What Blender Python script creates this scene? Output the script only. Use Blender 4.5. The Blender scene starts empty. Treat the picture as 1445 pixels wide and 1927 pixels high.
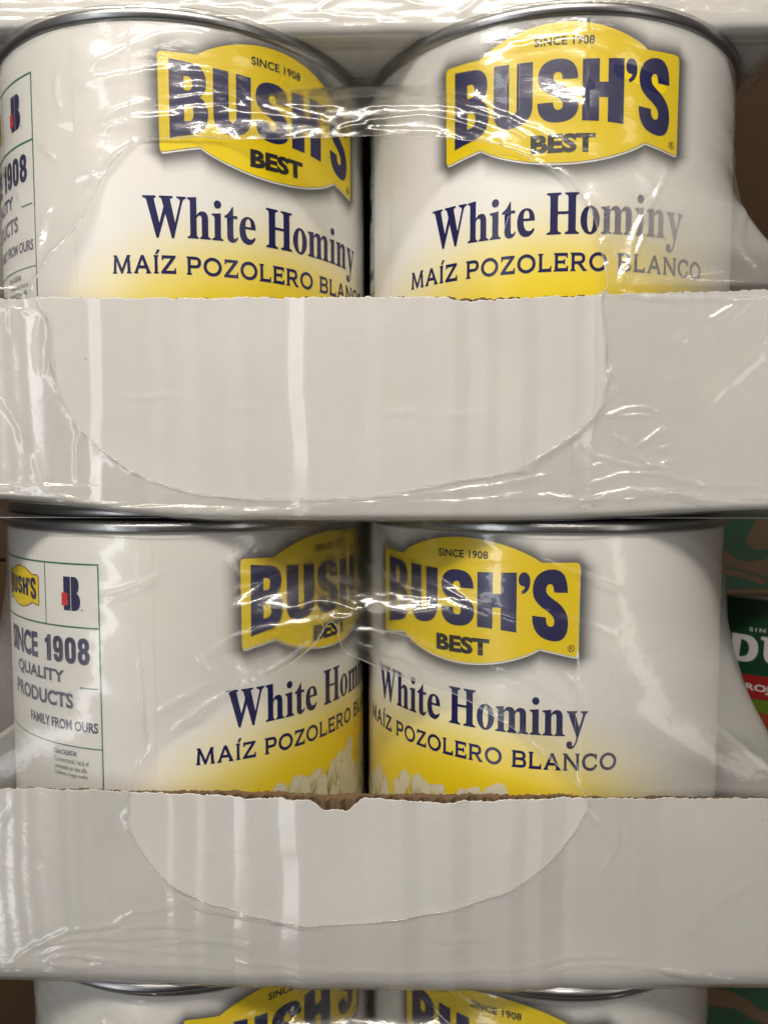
import bpy, bmesh, math, random
import numpy as np
from mathutils import Vector

MM = 0.001
sc = bpy.context.scene
COL = sc.collection
random.seed(7)

# ------------------------------------------------------------------ camera
cam_d = bpy.data.cameras.new('camera'); cam = bpy.data.objects.new('camera', cam_d); COL.objects.link(cam)
F_PX = 1415.7
cam_d.sensor_fit = 'VERTICAL'; cam_d.lens = 6.86; cam_d.sensor_height = 6.86 * 1927 / F_PX; cam_d.sensor_width = 6.86 * 1445 / F_PX
cam_d.clip_start = 0.01; cam_d.clip_end = 50
cam.location = (14.05 * MM, -269.57 * MM, 379.13 * MM)
cam.rotation_euler = (math.pi / 2 - 0.06716, 0.0006, 0.01836)
cam_d.dof.use_dof = True; cam_d.dof.focus_distance = 0.276; cam_d.dof.aperture_fstop = 4.0
sc.camera = cam

# ------------------------------------------------------------------ world, lamps, exposure
world = bpy.data.worlds.new('World'); sc.world = world; world.use_nodes = True
bg = world.node_tree.nodes['Background']; bg.inputs[0].default_value = (0.62, 0.55, 0.47, 1); bg.inputs[1].default_value = 0.05

def area(name, loc, aim, sx, sy, watts, col):
    d = bpy.data.lights.new(name, 'AREA'); d.shape = 'RECTANGLE'; d.size = sx; d.size_y = sy; d.energy = watts; d.color = col
    o = bpy.data.objects.new(name, d); COL.objects.link(o); o.location = loc
    o.rotation_euler = (Vector(aim) - Vector(loc)).to_track_quat('-Z', 'Y').to_euler()
    return o
area('overhead_strip_lamp', (-0.15, -0.72, 1.17), (0, 0, 0.40), 1.0, 0.10, 12.2, (1.0, 0.925, 0.82))  # added close in, well below the ceiling, so light fades down the stack
for lx, ly in ((-0.55, -1.7), (0.65, -1.6), (-0.4, -2.9), (0.5, -2.9)):
    area('overhead_strip_lamp', (lx, ly, 2.35), (0, 0, 0.40), 1.2, 0.10, 3.6, (1.0, 0.92, 0.81))
area('added_right_lamp', (1.35, -1.6, 0.55), (0, 0, 0.36), 0.22, 1.8, 4.0, (1.0, 0.93, 0.84))  # no known fixture: added on the right for glints on film and board
area('shop_front_window', (-1.90, -2.60, 0.05), (0, 0, 0.30), 0.40, 3.8, 25, (0.96, 0.98, 1.0))  # window light; its lower part is added in place of the bright floor's reflection

sc.view_settings.view_transform = 'Standard'; sc.view_settings.look = 'None'
sc.view_settings.exposure = 0.0; sc.view_settings.gamma = 1.0; sc.view_settings.use_curve_mapping = False
sc.cycles.use_denoising = True
sc.cycles.max_bounces = 8; sc.cycles.transparent_max_bounces = 32; sc.cycles.diffuse_bounces = 4
sc.cycles.sample_clamp_indirect = 6.0

# ------------------------------------------------------------------ helpers
def link(o, parent=None):
    COL.objects.link(o)
    if parent is not None: o.parent = parent
    return o
def tag(o, label=None, cat=None, group=None, kind=None):
    if label: o['label'] = label
    if cat: o['category'] = cat
    if group: o['group'] = group
    if kind: o['kind'] = kind
    return o
def empty(name, loc=(0, 0, 0), rz=0.0):
    o = bpy.data.objects.new(name, None); o.empty_display_size = 0.02
    o.location = [c * MM for c in loc]; o.rotation_euler = (0, 0, rz); return link(o)
def mesh_data(name, verts, faces, mat, smooth=True):
    me = bpy.data.meshes.new(name)
    me.from_pydata([(float(v[0]) * MM, float(v[1]) * MM, float(v[2]) * MM) for v in verts], [], [list(map(int, f)) for f in faces])
    me.materials.append(mat)
    if smooth: me.polygons.foreach_set('use_smooth', [True] * len(me.polygons))
    me.update(); return me
def obj(name, verts, faces, mat, parent=None, smooth=True):
    return link(bpy.data.objects.new(name, mesh_data(name, verts, faces, mat, smooth)), parent)
def grid_faces(nr, nc, flip=False):
    f = []
    for r in range(nr - 1):
        for c in range(nc - 1):
            a = r * nc + c
            q = (a, a + 1, a + nc + 1, a + nc)
            f.append(q[::-1] if flip else q)
    return f
def bevel_box(name, x0, x1, y0, y1, z0, z1, mat, parent=None, r=0.8):
    bm = bmesh.new(); bmesh.ops.create_cube(bm, size=1)
    for v in bm.verts:
        v.co = Vector(((x0 if v.co.x < 0 else x1), (y0 if v.co.y < 0 else y1), (z0 if v.co.z < 0 else z1))) * MM
    bmesh.ops.bevel(bm, geom=bm.edges[:], offset=r * MM, segments=2, affect='EDGES', profile=0.5)
    me = bpy.data.meshes.new(name); bm.to_mesh(me); bm.free(); me.materials.append(mat)
    return link(bpy.data.objects.new(name, me), parent)
def lathe(profile, n=128, closed=False):
    v, f = [], []
    for (r, z) in profile:
        for i in range(n):
            a = 2 * math.pi * i / n
            v.append((r * math.sin(a), -r * math.cos(a), z))
    for k in range(len(profile) - 1):
        for i in range(n):
            j = (i + 1) % n
            f.append((k * n + i, k * n + j, (k + 1) * n + j, (k + 1) * n + i))
    return v, f

def vnoise(x, y, seed=0):
    """smooth value noise in [-1, 1] on numpy arrays"""
    rs = np.random.RandomState(seed); T = rs.rand(256, 256) * 2 - 1
    xi = np.floor(x).astype(int); yi = np.floor(y).astype(int); fx = x - xi; fy = y - yi
    fx = fx * fx * (3 - 2 * fx); fy = fy * fy * (3 - 2 * fy)
    g = lambda a, b: T[a & 255, b & 255]
    return (g(xi, yi) * (1 - fx) + g(xi + 1, yi) * fx) * (1 - fy) + (g(xi, yi + 1) * (1 - fx) + g(xi + 1, yi + 1) * fx) * fy
def smooth(a, b, x):
    t = np.clip((x - a) / (b - a), 0, 1); return t * t * (3 - 2 * t)

# ------------------------------------------------------------------ materials
def new_mat(name):
    m = bpy.data.materials.new(name); m.use_nodes = True
    nt = m.node_tree; b = nt.nodes.get('Principled BSDF'); return m, nt, b
def N(nt, t, **kw):
    n = nt.nodes.new(t)
    for k, v in kw.items():
        if k == 'ins':
            for i, val in v.items(): n.inputs[i].default_value = val
        else: setattr(n, k, v)
    return n
def noise_node(nt, scale, detail=4, rough=0.55, vec=None, stretch=None):
    tc = N(nt, 'ShaderNodeTexCoord'); mp = N(nt, 'ShaderNodeMapping')
    if stretch: mp.inputs['Scale'].default_value = stretch
    nt.links.new(tc.outputs['Object'], mp.inputs['Vector'])
    n = N(nt, 'ShaderNodeTexNoise'); n.inputs['Scale'].default_value = scale; n.inputs['Detail'].default_value = detail; n.inputs['Roughness'].default_value = rough
    nt.links.new(mp.outputs[0], n.inputs['Vector']); return n
def add_bump(nt, b, src, strength, dist):
    bp = N(nt, 'ShaderNodeBump'); bp.inputs['Strength'].default_value = strength; bp.inputs['Distance'].default_value = dist
    nt.links.new(src, bp.inputs['Height']); nt.links.new(bp.outputs[0], b.inputs['Normal']); return bp
def simple(name, col, rough=0.5, metal=0.0, spec=0.5, bump=None, coat=0.0, vary=0.0, vscale=60):
    m, nt, b = new_mat(name)
    b.inputs['Base Color'].default_value = (*col, 1); b.inputs['Roughness'].default_value = rough; b.inputs['Metallic'].default_value = metal
    b.inputs['Specular IOR Level'].default_value = spec; b.inputs['Coat Weight'].default_value = coat; b.inputs['Coat Roughness'].default_value = 0.15
    if vary:
        n = noise_node(nt, vscale)
        mx = N(nt, 'ShaderNodeMix', data_type='RGBA'); mx.inputs['A'].default_value = (*[c * (1 - vary) for c in col], 1); mx.inputs['B'].default_value = (*[min(1, c * (1 + vary)) for c in col], 1)
        nt.links.new(n.outputs['Fac'], mx.inputs['Factor']); nt.links.new(mx.outputs['Result'], b.inputs['Base Color'])
    if bump:
        n = noise_node(nt, bump[0]); add_bump(nt, b, n.outputs['Fac'], bump[1], bump[2])
    return m
M = {}
INK = dict(rough=0.30, spec=0.5)
M['yellow'] = simple('yellow_ink', (0.86, 0.645, 0.006), vary=0.03, vscale=25, **INK)
M['navy'] = simple('navy_ink', (0.014, 0.014, 0.085), vary=0.10, vscale=40, **INK)
M['charcoal'] = simple('charcoal_ink', (0.022, 0.022, 0.028), **INK)
M['green_line'] = simple('green_line_ink', (0.03, 0.17, 0.085), **INK)
M['red'] = simple('red_ink', (0.62, 0.035, 0.035), **INK)
M['gold'] = simple('gold_outline_ink', (0.30, 0.21, 0.04), **INK)
M['metal'] = simple('tinplate', (0.40, 0.405, 0.42), rough=0.33, metal=1.0, vary=0.12, vscale=80, bump=(220, 0.25, 0.0004))
M['metal_dark'] = simple('lid_tinplate', (0.30, 0.30, 0.31), rough=0.35, metal=1.0, vary=0.2, vscale=50)
M['kraft'] = simple('kraft_board', (0.165, 0.105, 0.058), rough=0.85, spec=0.2, vary=0.22, vscale=180, bump=(900, 0.4, 0.0002))
M['carton'] = simple('brown_carton_board', (0.05, 0.027, 0.013), rough=0.85, spec=0.25, vary=0.15, vscale=60, bump=(500, 0.3, 0.0002))
M['shelf'] = simple('grey_shelf_paint', (0.25, 0.24, 0.23), rough=0.5, vary=0.1)
M['dark_green'] = simple('dark_green_ink', (0.006, 0.055, 0.022), rough=0.35, vary=0.15, vscale=40)
M['leaf_green'] = simple('leaf_green_ink', (0.12, 0.20, 0.015), rough=0.4, vary=0.35, vscale=45)
M['label_red'] = simple('label_red_ink', (0.36, 0.012, 0.015), rough=0.4)
M['label_white'] = simple('label_white_ink', (0.72, 0.70, 0.68), rough=0.4)
M['green_print'] = simple('green_print_on_kraft', (0.008, 0.045, 0.02), rough=0.5, vary=0.25, vscale=90)
M['print_kraft'] = simple('printed_kraft_board', (0.085, 0.052, 0.026), rough=0.6, vary=0.2, vscale=120)
M['dirt'] = simple('dirt_fleck', (0.06, 0.045, 0.035), rough=0.9)
M['dust'] = simple('cardboard_fibre', (0.5, 0.48, 0.45), rough=0.9)

def label_material():
    m, nt, b = new_mat('can_label_paper')
    uv = N(nt, 'ShaderNodeUVMap'); sx = N(nt, 'ShaderNodeSeparateXYZ'); nt.links.new(uv.outputs[0], sx.inputs[0])
    def math_(op, a, c=None):
        n = N(nt, 'ShaderNodeMath', operation=op)
        for i, v in enumerate((a, c)):
            if v is None: continue
            if isinstance(v, (int, float)): n.inputs[i].default_value = v
            else: nt.links.new(v, n.inputs[i])
        return n.outputs[0]
    # printed yellow glow behind the hominy picture: an ellipse in label millimetres
    du = math_('DIVIDE', sx.outputs['X'], 0.98); dv = math_('DIVIDE', math_('SUBTRACT', sx.outputs['Y'], 0.56), 0.60)
    d = math_('SQRT', math_('ADD', math_('MULTIPLY', du, du), math_('MULTIPLY', dv, dv)))
    r = N(nt, 'ShaderNodeValToRGB'); nt.links.new(d, r.inputs[0])
    e = r.color_ramp.elements
    e[0].position = 0.34; e[0].color = (0.85, 0.63, 0.012, 1); e[1].position = 0.98; e[1].color = (0.83, 0.82, 0.79, 1)
    for p, c in ((0.48, (0.85, 0.645, 0.04, 1)), (0.64, (0.845, 0.70, 0.20, 1)), (0.80, (0.84, 0.775, 0.53, 1))):
        k = e.new(p); k.color = c
    n = noise_node(nt, 14, 3)
    mx = N(nt, 'ShaderNodeMix', data_type='RGBA', blend_type='MULTIPLY'); mx.inputs['Factor'].default_value = 0.06
    nt.links.new(r.outputs[0], mx.inputs['A']); nt.links.new(n.outputs['Color'], mx.inputs['B']); nt.links.new(mx.outputs['Result'], b.inputs['Base Color'])
    b.inputs['Roughness'].default_value = 0.34; b.inputs['Specular IOR Level'].default_value = 0.45
    nb = noise_node(nt, 70, 3); add_bump(nt, b, nb.outputs['Fac'], 0.22, 0.0006)
    return m
M['label'] = label_material()

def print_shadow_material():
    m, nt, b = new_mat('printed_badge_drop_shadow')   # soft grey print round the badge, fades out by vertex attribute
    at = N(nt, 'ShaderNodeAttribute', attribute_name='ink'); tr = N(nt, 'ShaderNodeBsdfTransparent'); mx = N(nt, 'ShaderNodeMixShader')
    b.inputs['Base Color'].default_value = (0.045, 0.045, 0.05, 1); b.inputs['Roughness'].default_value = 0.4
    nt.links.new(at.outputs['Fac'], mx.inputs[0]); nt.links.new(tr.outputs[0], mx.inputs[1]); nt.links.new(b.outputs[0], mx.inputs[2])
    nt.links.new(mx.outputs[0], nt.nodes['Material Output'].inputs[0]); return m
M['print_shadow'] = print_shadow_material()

def kernel_material():
    m, nt, b = new_mat('printed_hominy_photo')
    at = N(nt, 'ShaderNodeAttribute', attribute_name='tone'); r = N(nt, 'ShaderNodeValToRGB'); nt.links.new(at.outputs['Fac'], r.inputs[0])
    e = r.color_ramp.elements
    e[0].position = 0.0; e[0].color = (0.17, 0.12, 0.03, 1); e[1].position = 1.0; e[1].color = (0.70, 0.66, 0.50, 1)
    k = e.new(0.35); k.color = (0.40, 0.34, 0.16, 1); k = e.new(0.7); k.color = (0.62, 0.57, 0.38, 1)
    nt.links.new(r.outputs[0], b.inputs['Base Color']); b.inputs['Roughness'].default_value = 0.32; return m
M['kernel'] = kernel_material()

def board_material():
    m, nt, b = new_mat('white_coated_board')
    n1 = noise_node(nt, 9, 5, 0.6); n2 = noise_node(nt, 160, 5, 0.65, stretch=(1, 1, 0.45)); n3 = noise_node(nt, 520, 2, 0.5)
    r = N(nt, 'ShaderNodeValToRGB'); e = r.color_ramp.elements
    e[0].position = 0.3; e[0].color = (0.62, 0.605, 0.58, 1); e[1].position = 0.72; e[1].color = (0.715, 0.70, 0.675, 1)
    nt.links.new(n1.outputs['Fac'], r.inputs[0])
    mx = N(nt, 'ShaderNodeMix', data_type='RGBA', blend_type='MULTIPLY'); mx.inputs['Factor'].default_value = 0.10
    nt.links.new(r.outputs[0], mx.inputs['A']); nt.links.new(n2.outputs['Color'], mx.inputs['B'])
    # sparse grime specks
    v = N(nt, 'ShaderNodeTexVoronoi'); v.inputs['Scale'].default_value = 55; tc = N(nt, 'ShaderNodeTexCoord'); nt.links.new(tc.outputs['Object'], v.inputs['Vector'])
    sp = N(nt, 'ShaderNodeMapRange'); sp.inputs['From Min'].default_value = 0.012; sp.inputs['From Max'].default_value = 0.03; sp.inputs['To Min'].default_value = 0.45; sp.inputs['To Max'].default_value = 0.0
    nt.links.new(v.outputs['Distance'], sp.inputs['Value'])
    mg = N(nt, 'ShaderNodeMix', data_type='RGBA'); mg.inputs['B'].default_value = (0.17, 0.14, 0.11, 1)
    nt.links.new(sp.outputs[0], mg.inputs['Factor']); nt.links.new(mx.outputs['Result'], mg.inputs['A']); nt.links.new(mg.outputs['Result'], b.inputs['Base Color'])
    b.inputs['Roughness'].default_value = 0.52; b.inputs['Specular IOR Level'].default_value = 0.35
    b.inputs['Coat Weight'].default_value = 0.75; b.inputs['Coat Roughness'].default_value = 0.165; b.inputs['Coat IOR'].default_value = 1.55
    ad = N(nt, 'ShaderNodeMath', operation='ADD'); nt.links.new(n2.outputs['Fac'], ad.inputs[0]); nt.links.new(n3.outputs['Fac'], ad.inputs[1])
    bp = add_bump(nt, b, ad.outputs[0], 0.30, 0.00022)
    return m
M['board'] = board_material()

def schlick(nt, normal, f0):
    """two-sided surface reflection of a thin sheet"""
    lw = N(nt, 'ShaderNodeLayerWeight'); lw.inputs['Blend'].default_value = 0.5
    if normal: nt.links.new(normal, lw.inputs['Normal'])
    pw = N(nt, 'ShaderNodeMath', operation='POWER'); pw.inputs[1].default_value = 5.0; nt.links.new(lw.outputs['Facing'], pw.inputs[0])
    ma = N(nt, 'ShaderNodeMath', operation='MULTIPLY_ADD', use_clamp=True); ma.inputs[1].default_value = 1 - f0; ma.inputs[2].default_value = f0
    nt.links.new(pw.outputs[0], ma.inputs[0]); return ma
def film_material():
    m, nt, b = new_mat('clear_shrink_film'); nt.nodes.remove(b); out = nt.nodes['Material Output']
    n1 = noise_node(nt, 55, 4, 0.6, stretch=(1, 1, 2.6)); n2 = noise_node(nt, 260, 3, 0.6, stretch=(1, 1, 2.0)); n0 = noise_node(nt, 16, 3, 0.5)
    s = N(nt, 'ShaderNodeMath', operation='MULTIPLY_ADD'); s.inputs[1].default_value = 0.06; nt.links.new(n2.outputs['Fac'], s.inputs[0]); nt.links.new(n1.outputs['Fac'], s.inputs[2])
    bp = N(nt, 'ShaderNodeBump'); bp.inputs['Strength'].default_value = 0.30; bp.inputs['Distance'].default_value = 0.0010; nt.links.new(s.outputs[0], bp.inputs['Height'])
    tr = N(nt, 'ShaderNodeBsdfTransparent'); tr.inputs[0].default_value = (0.985, 0.982, 0.976, 1)
    gl = N(nt, 'ShaderNodeBsdfGlossy'); gl.inputs['Roughness'].default_value = 0.10; nt.links.new(bp.outputs[0], gl.inputs['Normal'])
    g2 = N(nt, 'ShaderNodeBsdfGlossy'); g2.inputs['Roughness'].default_value = 0.30; nt.links.new(bp.outputs[0], g2.inputs['Normal']); gm = N(nt, 'ShaderNodeMixShader'); gm.inputs[0].default_value = 0.45
    nt.links.new(gl.outputs[0], gm.inputs[1]); nt.links.new(g2.outputs[0], gm.inputs[2])
    fm = schlick(nt, bp.outputs[0], 0.085)
    # haze of the stretched plastic: partly blurred transmission + a little milk, both by attribute
    at = N(nt, 'ShaderNodeAttribute', attribute_name='haze'); am = N(nt, 'ShaderNodeAttribute', attribute_name='milk')
    rf = N(nt, 'ShaderNodeBsdfRefraction'); rf.inputs['Roughness'].default_value = 0.30; rf.inputs['IOR'].default_value = 1.25; rf.inputs[0].default_value = (0.985, 0.982, 0.976, 1)
    hz = N(nt, 'ShaderNodeMath', operation='MULTIPLY', use_clamp=True); hm = N(nt, 'ShaderNodeMapRange'); hm.inputs['From Min'].default_value = 0.30; hm.inputs['From Max'].default_value = 0.62
    nt.links.new(n0.outputs['Fac'], hm.inputs['Value']); nt.links.new(at.outputs['Fac'], hz.inputs[0]); nt.links.new(hm.outputs[0], hz.inputs[1])
    m1 = N(nt, 'ShaderNodeMixShader'); nt.links.new(hz.outputs[0], m1.inputs[0]); nt.links.new(tr.outputs[0], m1.inputs[1]); nt.links.new(rf.outputs[0], m1.inputs[2])
    df = N(nt, 'ShaderNodeBsdfDiffuse'); df.inputs[0].default_value = (0.80, 0.79, 0.77, 1); tl = N(nt, 'ShaderNodeBsdfTranslucent'); tl.inputs[0].default_value = (0.80, 0.79, 0.77, 1)
    md = N(nt, 'ShaderNodeMixShader'); md.inputs[0].default_value = 0.45; nt.links.new(df.outputs[0], md.inputs[1]); nt.links.new(tl.outputs[0], md.inputs[2])
    m2 = N(nt, 'ShaderNodeMixShader'); nt.links.new(am.outputs['Fac'], m2.inputs[0]); nt.links.new(m1.outputs[0], m2.inputs[1]); nt.links.new(md.outputs[0], m2.inputs[2])
    m3 = N(nt, 'ShaderNodeMixShader'); nt.links.new(fm.outputs[0], m3.inputs[0]); nt.links.new(m2.outputs[0], m3.inputs[1]); nt.links.new(gm.outputs[0], m3.inputs[2])
    nt.links.new(m3.outputs[0], out.inputs[0]); return m
M['film'] = film_material()
def bead_material():
    m, nt, b = new_mat('film_edge_bead'); nt.nodes.remove(b); out = nt.nodes['Material Output']
    tr = N(nt, 'ShaderNodeBsdfTransparent'); tr.inputs[0].default_value = (0.96, 0.96, 0.955, 1); gl = N(nt, 'ShaderNodeBsdfGlossy'); gl.inputs['Roughness'].default_value = 0.12
    fr = schlick(nt, None, 0.06); mx = N(nt, 'ShaderNodeMixShader')
    df = N(nt, 'ShaderNodeBsdfDiffuse'); df.inputs[0].default_value = (0.85, 0.85, 0.84, 1); m0 = N(nt, 'ShaderNodeMixShader'); m0.inputs[0].default_value = 0.22
    nt.links.new(tr.outputs[0], m0.inputs[1]); nt.links.new(df.outputs[0], m0.inputs[2])
    nt.links.new(fr.outputs[0], mx.inputs[0]); nt.links.new(m0.outputs[0], mx.inputs[1]); nt.links.new(gl.outputs[0], mx.inputs[2]); nt.links.new(mx.outputs[0], out.inputs[0]); return m
M['bead'] = bead_material()

# ------------------------------------------------------------------ layout (millimetres; X right, Y away from the camera, Z up)
R, S = 77.3, 78.8                 # can body radius, half pitch of the cans (they touch at the seams)
CAN_H = 176.5
# per row: centre x, y of the can fronts, z of the can bottoms
ROWS = [(0.0, 0.0, 359.0), (-0.74, -2.06, 180.5), (1.07, 4.25, 2.0)]

# ------------------------------------------------------------------ setting
obj('shelf', [(-700, -40, 0), (700, -40, 0), (700, 650, 0), (-700, 650, 0)], [(0, 1, 2, 3)], M['shelf'])['kind'] = 'structure'
# ------------------------------------------------------------------ flat print -> meshes wrapped on the can
def path(d):
    """tiny SVG-like path -> list of closed loops"""
    t = d.split(); i = 0; loops = []; cur = None; p = (0, 0)
    while i < len(t):
        c = t[i]
        if c == 'M': cur = [(float(t[i+1]), float(t[i+2]))]; loops.append(cur); p = cur[0]; i += 3
        elif c == 'L': p = (float(t[i+1]), float(t[i+2])); cur.append(p); i += 3
        elif c == 'C':
            q = [float(a) for a in t[i+1:i+7]]; a, b_, e = q[0:2], q[2:4], q[4:6]
            for k in range(1, 9):
                s = k / 8
                cur.append(tuple((1-s)**3*p[j] + 3*(1-s)**2*s*a[j] + 3*(1-s)*s*s*b_[j] + s**3*e[j] for j in (0, 1)))
            p = tuple(e); i += 7
        elif c == 'Z': i += 1
        else: raise ValueError(c)
    return loops
def ellipse(cx, cy, rx, ry, n=28):
    return [(cx + rx * math.cos(2*math.pi*k/n), cy + ry * math.sin(2*math.pi*k/n)) for k in range(n)]
def fill(loops):
    cu = bpy.data.curves.new('flat', 'CURVE'); cu.dimensions = '2D'; cu.fill_mode = 'BOTH'
    for lp in loops:
        if len(lp) > 1 and math.dist(lp[0], lp[-1]) < 1e-6: lp = lp[:-1]
        sp = cu.splines.new('POLY'); sp.points.add(len(lp) - 1); sp.use_cyclic_u = True
        for q, (x, y) in zip(sp.points, lp): q.co = (x, y, 0, 1)
    return _flat(cu)
def _flat(cu):
    o = bpy.data.objects.new('flat', cu); COL.objects.link(o)
    dg = bpy.context.evaluated_depsgraph_get(); me = bpy.data.meshes.new_from_object(o.evaluated_get(dg))
    bpy.data.objects.remove(o); bpy.data.curves.remove(cu)
    bm = bmesh.new(); bm.from_mesh(me); bpy.data.meshes.remove(me)
    bmesh.ops.remove_doubles(bm, verts=bm.verts[:], dist=1e-5); return bm
def text_bm(body, weight=0.0, space=1.0):
    cu = bpy.data.curves.new('flat', 'FONT'); cu.body = body; cu.offset = weight; cu.space_character = space; cu.resolution_u = 3; cu.fill_mode = 'BOTH'
    return _flat(cu)
def bbox(bm):
    xs = [v.co.x for v in bm.verts]; ys = [v.co.y for v in bm.verts]; return min(xs), max(xs), min(ys), max(ys)
def fit(bm, u0, u1, v0, v1, ref=None):
    x0, x1, y0, y1 = ref or bbox(bm)
    for v in bm.verts:
        v.co.x = u0 + (v.co.x - x0) / (x1 - x0) * (u1 - u0); v.co.y = v0 + (v.co.y - y0) / (y1 - y0) * (v1 - v0); v.co.z = 0
    return bm
def join(bms):
    out = bmesh.new()
    for b in bms:
        mp = [out.verts.new(v.co) for v in b.verts]; b.verts.index_update()
        for f in b.faces:
            try: out.faces.new([mp[v.index] for v in f.verts])
            except ValueError: pass
        b.free()
    return out
def wrap(name, bm, mat, off, radius=R, step=3.0, attr=None):
    """cut the flat print into strips and bend it round the can, off mm proud of the label"""
    x0, x1, _, _ = bbox(bm)
    k = math.ceil(x0 / step)
    while k * step < x1:
        bmesh.ops.bisect_plane(bm, geom=bm.verts[:] + bm.edges[:] + bm.faces[:], plane_co=(k * step, 0, 0), plane_no=(1, 0, 0)); k += 1
    rr = radius + off
    bmesh.ops.triangulate(bm, faces=bm.faces[:])
    for v in bm.verts:
        a = v.co.x / radius; z = v.co.y
        v.co = Vector((rr * math.sin(a), -rr * math.cos(a), z)) * MM
    for f in bm.faces:
        f.smooth = True
        c = f.calc_center_median(); f.normal_update()
        if f.normal.x * c.x + f.normal.y * c.y < 0: f.normal_flip()
    me = bpy.data.meshes.new(name); bm.to_mesh(me); bm.free(); me.materials.append(mat); return me

# heavy grotesque capitals of the brand name, drawn in a 100 x 140 box
G_B = 'M 0 0 L 58 0 C 86 0 100 14 100 40 C 100 58 92 70 78 74 C 90 79 96 90 96 104 C 96 128 82 140 56 140 L 0 140 Z M 38 27 L 50 27 C 58 27 62 32 62 41 C 62 51 58 57 50 57 L 38 57 Z M 38 86 L 48 86 C 56 86 59 91 59 99 C 59 108 55 113 48 113 L 38 113 Z'
G_U = 'M 0 140 L 0 42 C 0 12 20 -2 50 -2 C 80 -2 100 12 100 42 L 100 140 L 60 140 L 60 40 C 60 32 57 28 50 28 C 43 28 40 32 40 40 L 40 140 Z'
G_S = 'M 98 96 L 60 96 C 60 108 57 113 50 113 C 43 113 39 109 39 102 C 39 93 46 89 62 81 C 88 69 100 58 100 37 C 100 12 82 -3 50 -3 C 17 -3 1 13 1 44 L 39 44 C 39 32 43 26 51 26 C 58 26 62 30 62 37 C 62 46 55 51 40 58 C 14 70 2 80 2 102 C 2 127 20 143 51 143 C 82 143 98 128 98 96 Z'
G_H = 'M 0 0 L 40 0 L 40 54 L 61 54 L 61 0 L 100 0 L 100 140 L 61 140 L 61 88 L 40 88 L 40 140 L 0 140 Z'
G_Q = 'M 18 140 C 32 140 40 131 40 119 C 40 103 28 92 12 90 L 10 97 C 17 99 21 103 22 108 C 8 107 0 113 0 123 C 0 133 8 140 18 140 Z'
def brand_bm():
    bms = []
    for g, u0, u1 in ((G_B, -39.2, -26.0), (G_U, -24.2, -10.6), (G_S, -9.1, 5.0), (G_H, 6.2, 20.8), (G_Q, 21.4, 25.6), (G_S, 26.2, 39.0)):
        b = fill(path(g))
        for k in range(1, 10): bmesh.ops.bisect_plane(b, geom=b.verts[:] + b.edges[:] + b.faces[:], plane_co=(k * 10, 0, 0), plane_no=(1, 0, 0))
        for v in b.verts:
            w = 40 if g == G_Q else 100
            u = u0 + v.co.x / w * (u1 - u0); t = v.co.y / 140
            lo = 137.6 - 4.6 * (abs(u) / 40) ** 2.4; hi = 158.0 + 2.3 * (abs(u) / 40) ** 2
            v.co = Vector((u, lo + (hi - lo) * t, 0))
        bms.append(b)
    return join(bms)
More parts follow.
